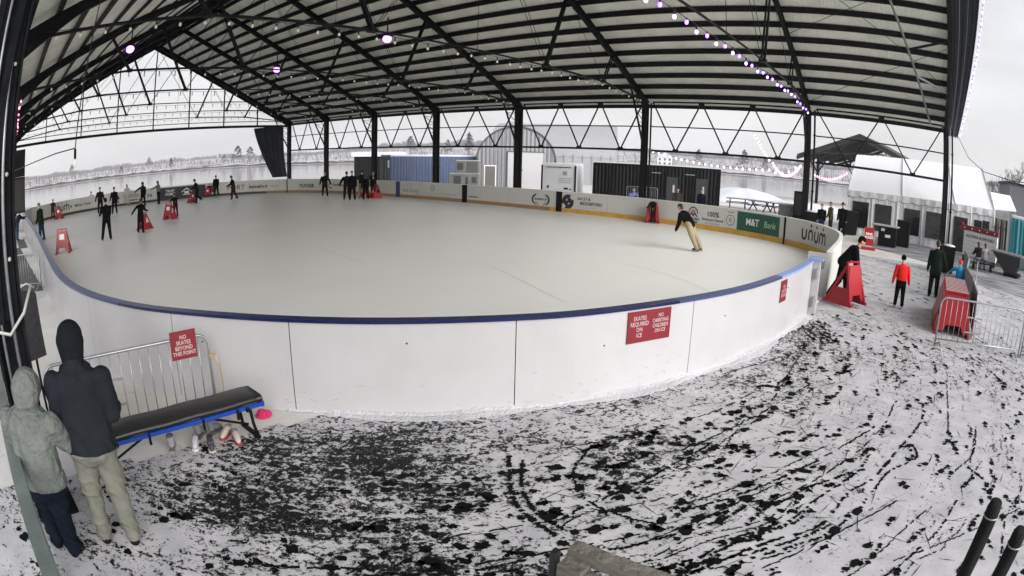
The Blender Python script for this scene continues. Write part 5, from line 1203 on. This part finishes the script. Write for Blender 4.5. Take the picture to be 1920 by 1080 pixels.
# ------------------------------------------------------------------ people
def ell(g, p0, p1, r0, r1, wide=1.0, right=Vector((1, 0, 0)), n=12, cap=True):
    """closed tapered capsule with an elliptical section, used as raw material for the fused body"""
    p0, p1 = Vector(p0), Vector(p1); a = (p1 - p0); L = a.length; a = a.normalized() if L > 1e-6 else Vector((0, 0, 1))
    r = right - a * right.dot(a)
    if r.length < 1e-3: r = a.orthogonal()
    r.normalize(); u = a.cross(r); rings = []
    for k in range(1, 4): th = math.pi / 2 * k / 4; rings.append((p0 - a * r0 * math.cos(th), r0 * math.sin(th)))
    rings.append((p0, r0)); rings.append((p1, r1))
    for k in range(3, 0, -1): th = math.pi / 2 * k / 4; rings.append((p1 + a * r1 * math.cos(th), r1 * math.sin(th)))
    b = len(g.v)
    for c, q in rings:
        for k in range(n): an = 2 * math.pi * k / n; g.v.append(tuple(c + r * (q * wide * math.cos(an)) + u * (q * math.sin(an))))
    m = len(rings)
    for i in range(m - 1):
        for k in range(n): g.f.append((b + i * n + k, b + i * n + (k + 1) % n, b + (i + 1) * n + (k + 1) % n, b + (i + 1) * n + k)); g.m.append(0); g.sm.append(True)
    g.f.append(tuple(b + k for k in reversed(range(n)))); g.f.append(tuple(b + (m - 1) * n + k for k in range(n))); g.m += [0, 0]; g.sm += [False, False]
def fuse(g, voxel, smooth=6, ripple=0.0, seed=0):
    me = bpy.data.meshes.new('raw'); me.from_pydata(g.v, [], g.f); o = bpy.data.objects.new('raw', me); COL.objects.link(o)
    m = o.modifiers.new('r', 'REMESH'); m.mode = 'VOXEL'; m.voxel_size = voxel; m.use_smooth_shade = True
    s = o.modifiers.new('s', 'SMOOTH'); s.factor = .5; s.iterations = smooth
    bpy.context.view_layer.update()
    out = bpy.data.meshes.new_from_object(o.evaluated_get(bpy.context.evaluated_depsgraph_get())); bpy.data.objects.remove(o)
    out.polygons.foreach_set('use_smooth', [True] * len(out.polygons)); return out
CLOTH = {}
def cloth(name, c, bump=.35, bs=7): 
    return mat('cloth_' + name, c, .85, 0, var=.12, vscale=5, bump=bump, bscale=bs, spec=.05)
SKIN = mat('skin', (.50, .29, .21), .5); 
def person(label, x, y, face, H=1.75, jacket=BLACK, legs=BLACK, head='hat', hatc=None, lean=4, armL=(6, 6, 14), armR=(6, 6, 14), legL=(3, 5, 4), legR=(-3, 5, 4), hunch=4, skates=True, bulk=1.2, voxel=.022, group='people skating and standing about', z=.03, turn=0, hood=False, long=False, parts=True, sit=False, fingers=False, shoes=BLACK, coat=0.0, ripple=0.0, yaw_head=0, skirt=None, hoodk=1.0):
    s = H / 1.75; t = thing('person', label, 'person', (x, y, 0), R(face), group)
    X, Y, Z = Vector((1, 0, 0)), Vector((0, 1, 0)), Vector((0, 0, 1)); seg = []      # (p0,p1,region)
    def rotx(a): return Matrix.Rotation(R(a), 3, 'X')
    g = MB(); P0 = Vector((0, 0, .93))
    T = rotx(-lean)
    def tv(v): return T @ Vector(v)
    chest = P0 + tv((0, 0, .38)); T2 = rotx(-lean - hunch); neck = chest + T2 @ Vector((0, 0, .13)); T3 = rotx(-lean - hunch * 1.5 + 4) if abs(lean) < 25 else rotx(-lean * .55)
    T3 = T3 @ Matrix.Rotation(R(yaw_head), 3, 'Z')
    hb = neck + T3 @ Vector((0, .01, .10)); hc = neck + T3 @ Vector((0, .02, .19))
    b = bulk
    def S(p0, p1, r0, r1, reg, wide=1.0, right=X): ell(g, p0, p1, r0, r1, wide, right); seg.append((Vector(p0), Vector(p1), reg, max(r0, r1)))
    S(P0 + tv((0, 0, -.02)), P0 + tv((0, 0, .20)), .125 * b, .122 * b, 0, 1.42)
    S(P0 + tv((0, 0, .20)), chest, .122 * b, .125 * b, 0, 1.45); S(chest, chest + T2 @ Vector((0, 0, .06)), .115 * b, .075 * b, 0, 1.7)
    S(chest + T2 @ Vector((0, 0, .06)), hb, .06, .052, 2 if not hood else 0)
    # head: skull, jaw, nose, ears
    S(hc + T3 @ Vector((0, -.02, .005)), hc + T3 @ Vector((0, .02, .015)), .092, .088, 2, .86); S(hb + T3 @ Vector((0, .045, .03)), hc + T3 @ Vector((0, .035, -.01)), .052, .07, 2, .9)
    S(hc + T3 @ Vector((0, .10, -.025)), hc + T3 @ Vector((0, .085, .015)), .014, .010, 2)
    for q in (-1, 1): S(hc + T3 @ Vector((q * .082, .0, -.015)), hc + T3 @ Vector((q * .084, -.005, .015)), .016, .016, 2)
    hands = []
    for q, A in ((-1, armL), (1, armR)):
        sh = chest + T2 @ Vector((q * .178 * b, 0, .035)); M = T2 @ Matrix.Rotation(R(-q * A[1]), 3, 'Y').transposed() if False else T2
        # upper arm direction: straight down, swung forward A[0], out A[1]
        d = Matrix.Rotation(R(A[0]), 3, 'X') @ Vector((0, 0, -1)); d = Matrix.Rotation(R(-q * A[1]), 3, 'Y') @ d
        el_ = sh + d * .29; d2 = Matrix.Rotation(R(A[2]), 3, 'X') @ (Matrix.Rotation(R(A[0]), 3, 'X') @ Vector((0, 0, -1))); d2 = Matrix.Rotation(R(-q * A[1] * .8), 3, 'Y') @ d2
        wr = el_ + d2 * .25
        S(sh, el_, .070 * b, .060 * b, 5); S(el_, wr, .058 * b, .046 * b, 5); pal = wr + d2 * .075
        S(wr + d2 * .01, pal, .030, .032, 3, 1.0)
        if fingers:
            side = d2.cross(Vector((0, 1, 0))); side = side.normalized() if side.length > .1 else X; nrm_ = d2.cross(side)
            for k, (o, l) in enumerate(((-.030, .062), (-.010, .074), (.011, .069), (.031, .052))):
                a0 = pal + nrm_ * o * .9 + d2 * .01; a1 = a0 + d2 * l * .6 + side * .006; a2 = a1 + d2 * l * .45 + side * -.02; ell(g, a0, a1, .0105, .0095, n=8); ell(g, a1, a2, .0095, .008, n=8)
            a0 = wr + d2 * .035 + nrm_ * -.03; a1 = a0 + d2 * .035 + nrm_ * -.028; ell(g, a0, a1, .012, .011, n=8); ell(g, a1, a1 + d2 * .03, .011, .009, n=8)
        else: S(pal, pal + d2 * .05, .026, .018, 3, .8)
        hands.append(pal)
    feet = []
    for q, A in ((-1, legL), (1, legR)):
        hp_ = P0 + Vector((q * .095, 0, -.04)); d = Matrix.Rotation(R(A[0]), 3, 'X') @ Vector((0, 0, -1)); d = Matrix.Rotation(R(-q * A[1]), 3, 'Y') @ d
        kn = hp_ + d * .43; d2 = Matrix.Rotation(R(-A[2]), 3, 'X') @ (Matrix.Rotation(R(A[0]), 3, 'X') @ Vector((0, 0, -1))); d2 = Matrix.Rotation(R(-q * A[1]), 3, 'Y') @ d2
        an = kn + d2 * .40; lb = 1 + (b - 1) * .6
        S(hp_, kn, .104 * lb, .082 * lb, 1); S(kn, an, .078 * lb, .064 * lb, 1)
        fd = Vector((q * .12, 1, 0)).normalized()
        S(an + Vector((0, -.03, -.045)), an + fd * .14 + Vector((0, 0, -.055)), .052, .036, 4); feet.append((an, fd, q))
    if coat > 0:
        for q in (0,): S(P0 + tv((0, 0, .02)), P0 + Vector((0, 0, -coat)), .125 * b, .14 * b, 0, 1.35)
    if hood: S(neck + T3 @ Vector((0, -.07, .0)), neck + T3 @ Vector((0, -.075, .05)), .07, .05, 0, 1.5)
    zmin = min((a + Vector((0, 0, -.045 - .050))).z for a, _, _ in feet); off = Vector((0, 0, -zmin + (.05 if skates else .0)))
    me = fuse(g, voxel / s if False else voxel, 4 if voxel > .015 else 8)
    if voxel < .02 and abs(lean) < 24:
        bm = bmesh.new(); bm.from_mesh(me); z_ = float((P0 + tv((0, 0, .0))).z) - .03 - coat
        bmesh.ops.bisect_plane(bm, geom=bm.verts[:] + bm.edges[:] + bm.faces[:], plane_co=(0, 0, z_), plane_no=(.03, .05, 1)); bm.to_mesh(me); bm.free()
    mats = [jacket, legs, SKIN, SKIN if not (head == 'glove') else BLACK, shoes]
    for m_ in mats: me.materials.append(m_)
    cs = np.zeros(len(me.polygons) * 3); me.polygons.foreach_get('center', cs); cs = cs.reshape(-1, 3); best = np.full(len(cs), 1e9); idx = np.zeros(len(cs), int)
    for (p0, p1, reg, rad) in seg:
        p0n, p1n = np.array(p0), np.array(p1); d = p1n - p0n; L2 = max(d @ d, 1e-9); tt = np.clip(((cs - p0n) @ d) / L2, 0, 1); q = p0n + tt[:, None] * d; dd = np.linalg.norm(cs - q, axis=1) - rad * .9
        k = dd < best; best[k] = dd[k]; idx[k] = reg
    hem = float((P0 + tv((0, 0, .0))).z) - .03 - coat
    low = (cs[:, 2] - hem) + .03 * cs[:, 0] + .05 * cs[:, 1] < 0
    if abs(lean) < 24: idx[(idx == 0) & low] = 1; idx[(idx == 1) & ~low] = 0
    idx[idx == 5] = 0
    if ripple:
        co = np.zeros(len(me.vertices) * 3); me.vertices.foreach_get('co', co); co = co.reshape(-1, 3); no = np.array([v.normal[:] for v in me.vertices])
        w1 = np.sin(co[:, 2] * 26 + 5 * np.sin(co[:, 0] * 9) + 4 * np.sin(co[:, 1] * 7)) * (0.5 + .5 * np.sin(co[:, 0] * 13 + co[:, 2] * 9)); w2 = np.sin(co[:, 0] * 31 + co[:, 2] * 17 + 3 * np.sin(co[:, 2] * 8))
        mask = ((co[:, 2] < 1.45)).astype(float); w3 = np.maximum(0, np.sin(co[:, 2] * 47 + 11 * co[:, 0] + 6 * np.sin(co[:, 1] * 12 + co[:, 0] * 8))) ** 3; kz = np.exp(-((co[:, 2] - .5) / .13) ** 2) + np.exp(-((co[:, 2] - .16) / .10) ** 2) * 1.3 + np.exp(-((co[:, 2] - .86) / .08) ** 2) * .8; co += no * ((w1 * .55 + w2 * .25 + w3 * kz * 1.1) * ripple * mask)[:, None]; me.vertices.foreach_set('co', co.ravel())
    me.polygons.foreach_set('material_index', idx.astype(int).tolist())
    me.transform(Matrix.Translation(off)); me.transform(Matrix.Scale(s, 4)); me.update()
    body = bpy.data.objects.new('body', me); COL.objects.link(body); body.parent = t
    def fin(gm, name, m_, vox=.012, sm=4):
        me2 = fuse(gm, vox, sm); me2.materials.append(m_); me2.transform(Matrix.Translation(off)); me2.transform(Matrix.Scale(s, 4)); o = bpy.data.objects.new(name, me2); COL.objects.link(o); o.parent = t; return o
    hc0 = hc; vx = max(voxel * .7, .010)
    if parts and head in ('hat', 'hair', 'longhair', 'hoodup', 'helmet', 'brim', 'pom', 'glove'):
        gm = MB(); hcol = hatc or BLACK; V = lambda x_, y_, z_: hc0 + T3 @ Vector((x_, y_, z_))
        if head in ('hat', 'pom', 'glove'): ell(gm, V(0, -.025, .045), V(0, .012, .05), .093, .09, .93, T3 @ X); ell(gm, V(0, -.03, .01), V(0, -.02, .04), .088, .09, .95, T3 @ X)
        if head == 'pom': ell(gm, V(0, -.02, .15), V(0, -.02, .165), .04, .04)
        if head == 'brim': ell(gm, V(0, -.01, .08), V(0, 0, .10), .09, .08, .9); ell(gm, V(0, 0, .055), V(0, 0, .06), .012, .012, 1); gm.lathe([(.19, 0), (.19, .015), (.1, .03)], tuple(V(0, 0, .045)), 16)
        if head in ('hair', 'longhair'): ell(gm, V(0, -.025, .025), V(0, .0, .045), .098, .09, .92, T3 @ X); ell(gm, V(0, -.05, -.05), V(0, -.03, .02), .06, .08, 1.1, T3 @ X)
        if head == 'longhair': ell(gm, V(0, -.06, -.2), V(0, -.05, -.02), .05, .07, 1.3, T3 @ X)
        if head == 'hoodup': ell(gm, V(0, -.035, .0), V(0, -.012, .03), .118 * hoodk, .118 * hoodk, .98, T3 @ X); ell(gm, V(0, -.04, -.17), V(0, -.035, .0), .085 * hoodk, .112 * hoodk, 1.12, T3 @ X); ell(gm, V(-.09, -.02, -.21), V(.09, -.02, -.21), .055, .055, 1)
        if head == 'helmet': ell(gm, V(0, -.02, .045), V(0, .015, .05), .112, .108, .93, T3 @ X)
        fin(gm, {'hat': 'hat', 'pom': 'hat', 'glove': 'hat', 'brim': 'hat', 'hair': 'hair', 'longhair': 'hair', 'hoodup': 'hood', 'helmet': 'helmet'}[head], hcol, vx)
        if voxel < .02:
            for q in (-1, 1):
                ge = MB(); ge.blob(V(q * .032, .082, .01), .011, 8, 6); o = ge.build('eye', INK, t); o.data.transform(Matrix.Translation(off)); o.data.transform(Matrix.Scale(s, 4))
            gmth = MB(); gmth.blob(V(0, .083, -.062), (.022, .008, .005), 8, 6); o = gmth.build('mouth', mat('lips', (.35, .12, .1), .5), t); o.data.transform(Matrix.Translation(off)); o.data.transform(Matrix.Scale(s, 4))
    if skates:
        for an, fd, q in feet:
            gk = MB(); c0 = an + Vector((0, 0, -.112)); gk.bar(c0 - fd * .10, c0 + fd * .19, .006, .045); gk.box(c0 - fd * .03 + Vector((0, 0, .03)), (.03, .03, .05)); gk.box(c0 + fd * .12 + Vector((0, 0, .03)), (.03, .03, .05))
            o = gk.build('skate_blade', GALV, t); o.data.transform(Matrix.Translation(off)); o.data.transform(Matrix.Scale(s, 4))
    t.location.z = z; return t
J = dict(navy=cloth('navy', (.006, .008, .020)), black=cloth('black', (.004, .004, .0045)), char=cloth('charcoal', (.014, .0165, .021)), green=cloth('dark_green', (.006, .013, .009)), brown=cloth('brown', (.012, .008, .008)),
    red=cloth('bright_red', (.62, .02, .02)), blue=cloth('pale_blue', (.03, .28, .55)), white=cloth('off_white', (.5, .5, .5)), purple=cloth('lavender', (.20, .25, .62)), khaki=cloth('khaki', (.32, .27, .18)), denim=cloth('denim', (.02, .035, .07)),
    grey=cloth('mid_grey', (.13, .145, .14)), tan=cloth('tan', (.25, .19, .12)), sage=cloth('sage_grey', (.150, .152, .130), .5, 6), maroon=cloth('maroon', (.045, .006, .010)), stripe=cloth('pale_grey', (.3, .3, .32)), olive=cloth('olive', (.12, .11, .04)), drab=cloth('drab', (.05, .045, .04)))
HB_ = mat('brown_hair', (.03, .017, .012), .6, var=.4, vscale=40, stretch=(8, 8, 1)); HBL = mat('black_hair', (.008, .007, .007), .6)
def fc(x, y, away=0): return math.degrees(math.atan2(-x, y)) + away      # heading that turns the back on the camera (+Y local away)
def P(label, x, y, turn, **k): return person(label, x, y, fc(x, y, turn), **k)
# far skaters, left to right
P('skater all in black on the open ice at left, legs apart, bare hands', -27.6, 6.6, 10, H=1.85, jacket=J['black'], legs=J['black'], hatc=J['black'], legL=(10, 9, 6), legR=(-6, 4, 4), lean=8, armL=(30, 12, 40), armR=(20, 4, 40), bulk=1.15)
P('taller dark skater directly behind the skater with legs apart', -43.0, 11.0, 170, H=1.85, jacket=J['black'], legs=J['black'], hatc=J['black'], armR=(12, 14, 20), coat=.08, bulk=1.1)
P('skater in a dark brown parka with arms at the sides, left of the tall pair', -45.6, 10.4, 175, H=1.9, jacket=J['brown'], legs=J['black'], head='hat', armL=(5, 16, 10), armR=(5, 20, 10), bulk=1.15, coat=.06)
P('small child in white standing by the lettered boards at left', -51.6, 10.9, 150, H=1.5, jacket=J['white'], legs=J['black'], head='hat', hatc=BLACK)
P('child in dark red clothes behind the skating aid at far left', -47.5, 6.35, -20, H=1.5, jacket=J['maroon'], legs=J['maroon'], head='hair', hatc=HBL, armL=(40, 5, 30), armR=(40, 5, 30), lean=10)
P('person in a dark green coat and grey hat leaning at the near left boards', -33.0, 3.6, 60, H=1.9, jacket=J['green'], legs=J['denim'], head='hat', hatc=J['grey'], bulk=1.25, coat=.2, lean=8)
P('spectator in navy nearest the far left corner of the boards', -42.8, 2.4, 60, H=1.75, jacket=J['navy'], legs=J['denim'], head='hat', hatc=BLACK, skates=False, z=0, armR=(40, 15, 40), lean=14)
P('spectator in navy bent over the left boards, arms on the rail', -36.3, 2.15, -70, H=1.75, jacket=J['navy'], legs=J['denim'], head='hair', hatc=HBL, skates=False, z=0, armL=(60, 10, 40), armR=(60, 10, 40), lean=28)
P('dark hooded adult pointing left behind the skating aid at left centre', -46.8, 14.6, 160, H=1.85, jacket=J['black'], legs=J['black'], head='hoodup', hatc=J['black'], armR=(10, 62, 10), bulk=1.15, coat=.15)
P('skater in a dark skirted coat with one arm trailing to the left', -28.6, 8.75, -30, H=1.6, jacket=J['black'], legs=J['black'], head='hair', hatc=HBL, armL=(-10, 48, 8), armR=(30, 10, 50), legL=(6, 10, 4), legR=(-5, 6, 4), coat=.28, bulk=1.05)
P('girl in a white top with long dark hair by the lettered boards', -51.2, 14.4, 150, H=1.7, jacket=J['white'], legs=J['white'], head='longhair', hatc=HBL)
P('skater in a pale checked top stretching an arm out to the left', -47.3, 16.2, 60, H=1.8, jacket=J['grey'], legs=J['black'], head='longhair', hatc=HBL, armL=(60, 35, 10), armR=(20, 10, 10), legL=(0, 2, 10), legR=(2, 2, 2))
P('child in black bent over the dark red skating aid', -34.4, 12.9, 160, H=1.4, jacket=J['black'], legs=J['maroon'], head='hat', hatc=BLACK, armL=(50, 14, 30), armR=(50, 14, 30), lean=18, bulk=1.1)
P('skater in dark green gliding on one leg by the dark advert', -43.2, 18.1, 70, H=1.8, jacket=J['green'], legs=J['black'], head='hat', hatc=BLACK, legL=(4, 2, 4), legR=(8, 4, 70), lean=14, armL=(30, 16, 30), armR=(25, 12, 50))
P('smallest child in dark red holding a skating aid by the far boards', -50.2, 22.3, 170, H=1.1, jacket=J['maroon'], legs=J['maroon'], head='hair', hatc=HBL, armL=(50, 5, 30), armR=(50, 5, 30))
P('adult in black standing beside the smallest child at the far boards', -50.0, 22.9, 20, H=1.75, jacket=J['black'], legs=J['black'], head='hat', hatc=BLACK, bulk=1.2, coat=.1)
P('skater in a black jacket and dark red trousers striding right of the child', -43.2, 21.3, 80, H=1.85, jacket=J['black'], legs=J['maroon'], head='hair', hatc=HBL, legL=(12, 3, 10), legR=(-10, 3, 20), armL=(25, 6, 40), lean=10)
P('lone skater in dark brown before the wordmark left of centre', -38.5, 26.9, 180, H=1.85, bulk=1.2, jacket=J['brown'], legs=J['brown'], head='hair', hatc=HBL, armL=(12, 26, 10), armR=(10, 18, 10), legL=(4, 6, 4), legR=(-4, 5, 8))
P('tall dark skater at the left of the huddled group, arm held out', -34.1, 25.7, 0, H=1.95, jacket=J['black'], legs=J['black'], head='hat', hatc=BLACK, armL=(15, 32, 10), bulk=1.15)
P('tall dark skater in the middle of the huddled group', -33.6, 25.8, 170, H=2.0, jacket=J['black'], legs=J['black'], head='hair', hatc=HBL, bulk=1.25, coat=.1)
P('shorter dark skater at the right of the huddled group', -33.6, 27.0, 20, H=1.7, jacket=J['black'], legs=J['black'], head='hair', hatc=HBL, coat=.1)
P('skater in a dark jacket and tan trousers pushing towards the red aids', -34.3, 27.2, -10, H=2.0, jacket=J['brown'], legs=J['khaki'], head='hat', hatc=BLACK, armR=(50, 8, 20), armL=(50, 8, 20), lean=10, bulk=1.15)
P('adult in black behind the far boards beside the container doors', -38.0, 31.3, -170, H=1.8, jacket=J['black'], legs=J['drab'], head='hat', hatc=J['grey'], skates=False, z=0)
P('teenager in black at the far boards left of the navy divider', -35.9, 29.6, 175, H=1.5, jacket=J['black'], legs=J['black'], head='hair', hatc=HBL, z=.03)
P('skater in a black jacket and khaki trousers leaning into a turn at right', -7.7, 20.75, 62, H=1.83, jacket=J['black'], legs=J['khaki'], head='hair', hatc=HBL, lean=40, hunch=8, legL=(-22, -4, 6), legR=(-26, 6, 4), armL=(2, 10, 16), armR=(-30, 8, 20), voxel=.016, bulk=1.3, yaw_head=0, fingers=False)
P('child in a green jacket bending over a skating aid by the far boards', -12.55, 28.35, 150, H=1.3, jacket=J['green'], legs=J['maroon'], head='hat', hatc=BLACK, lean=12, armL=(40, 6, 20), armR=(40, 6, 20))
P('spectator in a lavender jacket leaning on the far boards', -15.3, 31.6, 180, H=1.6, jacket=J['purple'], legs=J['denim'], head='hat', hatc=J['stripe'], skates=False, z=0, lean=16, armL=(60, 10, 50), armR=(60, 10, 50), bulk=1.2)
P('spectator in a drab coat before the cabin beside the lavender jacket', -13.2, 33.2, 180, H=1.7, jacket=J['drab'], legs=J['black'], head='hair', hatc=HB_, skates=False, z=0, bulk=1.2)
P('spectator in a dark coat standing between the two cabin doors', -12.2, 34.6, 180, H=1.7, jacket=J['navy'], legs=J['black'], head='hair', hatc=J['grey'], skates=False, z=0, bulk=1.1)
P('person in black with dark red scarf left of the podium by the post', -4.55, 33.0, 160, H=1.65, jacket=J['black'], legs=J['denim'], head='hair', hatc=mat('auburn_hair', (.06, .012, .012), .6), skates=False, z=0, bulk=1.15)
P('person in an olive jacket beside the small round table by the post', -4.35, 35.6, 120, H=1.7, jacket=J['olive'], legs=J['drab'], head='hair', hatc=mat('dark_red_hair', (.05, .012, .015), .6), skates=False, z=0, bulk=1.1)
P('person in a long black coat and brimmed hat before the tent', -3.5, 34.3, 170, H=1.78, jacket=J['black'], legs=J['black'], head='brim', hatc=BLACK, skates=False, z=0, bulk=1.2, coat=.4)
# right hand group
P('stooping man in black jacket and beanie carrying a red skating aid at the gate', -1.52, 16.2, -78, H=1.86, jacket=J['black'], legs=J['black'], head='hat', hatc=J['black'], lean=42, hunch=14, armL=(14, 6, 8), armR=(10, 8, 12), legL=(20, 3, 12), legR=(-12, 4, 22), voxel=.013, bulk=1.15, skates=True, z=.0, fingers=True, yaw_head=0)
P('child in a bright red jacket and black trousers walking away', .22, 16.45, 4, H=1.34, jacket=J['red'], legs=J['black'], head='helmet', hatc=J['black'], armL=(-4, 14, 8), armR=(6, 12, 10), legL=(4, 3, 2), legR=(-3, 3, 3), voxel=.014, bulk=1.2, skates=True, z=.0, fingers=True, shoes=J['stripe'])
P('adult in a long dark green coat walking away hand in hand with a child', 1.42, 19.2, -6, H=1.72, jacket=J['green'], legs=J['black'], head='hair', hatc=HBL, armL=(4, 10, 4), armR=(12, 24, 4), legL=(2, 2, 4), legR=(8, 2, 8), voxel=.015, bulk=1.2, coat=.18, skates=False, z=.0, fingers=True, hunch=10)
P('small child in a pale blue jacket and bright red bobble hat', 2.38, 19.7, 0, H=1.2, jacket=J['blue'], legs=J['stripe'], head='pom', hatc=mat('red_wool', (.75, .02, .02), .9, bump=.5, bscale=60), armL=(20, 60, 0), armR=(0, 10, 4), voxel=.014, bulk=1.2, skates=False, z=.0)
for lab, dx in (('left one of two long haired women sitting before the letter board', 0), ('right one of two long haired women sitting before the letter board', .42)):
    p = person(lab, 4.55 + dx, 29.3, 15, H=1.5, jacket=J['brown'] if dx == 0 else J['stripe'], legs=J['stripe'], head='longhair', hatc=HB_, lean=12, legL=(70, 8, 75), legR=(70, 8, 75), armL=(30, 8, 50), armR=(30, 8, 50), skates=False, z=.0, voxel=.018); 
t = thing('low_bench', 'low dark bench under the two sitting women', 'bench', (4.8, 29.1, 0), .2); g = MB(); g.box((0, 0, .32), (1.4, .35, .06)); g.build('seat', DWOOD, t); [MB().box((x_, 0, .15), (.08, .3, .3)).build('leg', DWOOD, t) for x_ in (-.55, .55)]
# foreground
man = person('tall man in a dark hooded sweatshirt and khaki trousers, back turned', -4.88, .69, fc(-4.98, .76, -10), H=2.01, jacket=J['char'], legs=J['sage'], head='hoodup', hatc=cloth('dark_hood', (.010, .011, .014), .15), lean=2, hunch=2, armL=(2, 5, 78), armR=(2, 6, 78), legL=(2, 3, 3), legR=(-2, 3, 3), voxel=.011, bulk=1.24, coat=.09, skates=False, z=.0, hood=True, ripple=.013, fingers=True, group='people standing at the near left corner')
kid = person('child in a grey hooded jacket at the handrail in the lower left corner', -5.0, .06, fc(-5.0, .06, -40), H=1.64, hoodk=1.5, jacket=cloth('grey_fleece', (.125, .138, .13), .9, 14), legs=cloth('navy_trousers', (.007, .010, .017), .2), head='hoodup', hatc=cloth('grey_hood', (.14, .152, .145), .9, 16), lean=8, hunch=12, armL=(12, 12, 14), armR=(30, 14, 16), legL=(4, 3, 6), legR=(-2, 3, 4), voxel=.011, bulk=1.72, skates=False, z=.0, hood=True, ripple=.017, coat=.15, fingers=True, group='people standing at the near left corner')
# ------------------------------------------------------------------ sky, light, camera
W = bpy.data.worlds.new('World'); SC.world = W; W.use_nodes = True; nt = W.node_tree; N = nt.nodes; L = nt.links
bg = N['Background']; sky = N.new('ShaderNodeTexSky'); sky.sky_type = 'NISHITA'; sky.sun_disc = False; SUN_EL, SUN_AZ = 20, 106
sky.sun_elevation = R(SUN_EL); sky.sun_rotation = R(SUN_AZ); sky.dust_density = 5; sky.air_density = 1.2
tc = N.new('ShaderNodeTexCoord'); sx = N.new('ShaderNodeSeparateXYZ'); L.new(tc.outputs['Generated'], sx.inputs[0])
rp = N.new('ShaderNodeValToRGB'); e = rp.color_ramp.elements; e[0].position = 0.0; e[0].color = (6.6, 6.5, 6.45, 1); e[1].position = 1.0; e[1].color = (4.6, 4.85, 5.5, 1)
m_ = rp.color_ramp.elements.new(.22); m_.color = (6.3, 6.35, 6.55, 1)
L.new(sx.outputs['Z'], rp.inputs['Fac'])
mp = N.new('ShaderNodeMapping'); mp.inputs['Scale'].default_value = (1.2, 1.2, 4.5); L.new(tc.outputs['Generated'], mp.inputs['Vector'])
n = N.new('ShaderNodeTexNoise'); n.inputs['Scale'].default_value = 2.2; n.inputs['Detail'].default_value = 5; L.new(mp.outputs[0], n.inputs['Vector'])
cr = N.new('ShaderNodeMapRange'); cr.inputs['From Min'].default_value = .3; cr.inputs['From Max'].default_value = .7; cr.inputs['To Min'].default_value = .84; cr.inputs['To Max'].default_value = 1.08; L.new(n.outputs['Fac'], cr.inputs['Value'])
mul = N.new('ShaderNodeMix'); mul.data_type = 'RGBA'; mul.blend_type = 'MULTIPLY'; mul.inputs[0].default_value = 1; L.new(rp.outputs[0], mul.inputs[6]); L.new(cr.outputs[0], mul.inputs[7])
mix = N.new('ShaderNodeMix'); mix.data_type = 'RGBA'; mix.inputs[0].default_value = .93; L.new(sky.outputs[0], mix.inputs[6]); L.new(mul.outputs[2], mix.inputs[7])
L.new(mix.outputs[2], bg.inputs['Color']); bg.inputs['Strength'].default_value = SKYS
def sun(el, az, energy, ang, col=(1, .97, .93)):
    l = bpy.data.lights.new('sun', 'SUN'); l.energy = energy; l.angle = R(ang); l.color = col; o = bpy.data.objects.new('sun', l); COL.objects.link(o)
    d = Vector((math.sin(R(az)) * math.cos(R(el)), math.cos(R(az)) * math.cos(R(el)), math.sin(R(el))))   # towards the sun; az clockwise from +Y
    o.rotation_euler = (-d).to_track_quat('-Z', 'Y').to_euler(); return o
sun(SUN_EL, SUN_AZ, SUNE, 62)
C = bpy.data.cameras.new('camera'); C.type = 'PANO'; C.panorama_type = 'FISHEYE_LENS_POLYNOMIAL'; C.sensor_width = 36; C.sensor_fit = 'HORIZONTAL'; C.fisheye_fov = 3.1
K = (0.0, -0.047405679, 0.0, 1.5296262e-05, -1.2499718e-06)
for i in range(5): setattr(C, 'fisheye_polynomial_k%d' % i, K[i])
C.clip_start = .05; C.clip_end = 5000
cam = bpy.data.objects.new('camera', C); COL.objects.link(cam); SC.camera = cam
yaw, pitch, roll = 0.6483624872, 0.2191187475, 0.0231801595
f_ = Vector((-math.sin(yaw) * math.cos(pitch), math.cos(yaw) * math.cos(pitch), -math.sin(pitch))); r_ = Vector((math.cos(yaw), math.sin(yaw), 0)); u_ = r_.cross(f_)
rr_ = r_ * math.cos(roll) + u_ * math.sin(roll); uu_ = -r_ * math.sin(roll) + u_ * math.cos(roll)
cam.matrix_world = Matrix(((rr_.x, uu_.x, -f_.x, 0), (rr_.y, uu_.y, -f_.y, 0), (rr_.z, uu_.z, -f_.z, 3.2), (0, 0, 0, 1)))
vs = SC.view_settings; vs.view_transform = 'Standard'; vs.look = 'None'; vs.exposure = EXPO; vs.gamma = 1
SC.cycles.use_denoising = True; SC.cycles.max_bounces = 6; SC.cycles.diffuse_bounces = 4; SC.cycles.glossy_bounces = 3
SC.cycles.use_adaptive_sampling = True
g = MB(); g.box((0, 0, 28), (2400, 2400, 62)); hz = g.build('haze', bpy.data.materials.new('haze_air')); tag(hz, kind='stuff')
hm = hz.data.materials[0]; hm.use_nodes = True; hn = hm.node_tree; hn.nodes.remove(hn.nodes['Principled BSDF']); pv = hn.nodes.new('ShaderNodeVolumePrincipled'); pv.inputs['Density'].default_value = .00045; pv.inputs['Color'].default_value = (.86, .88, .93, 1)
hn.links.new(pv.outputs[0], hn.nodes['Material Output'].inputs['Volume'])
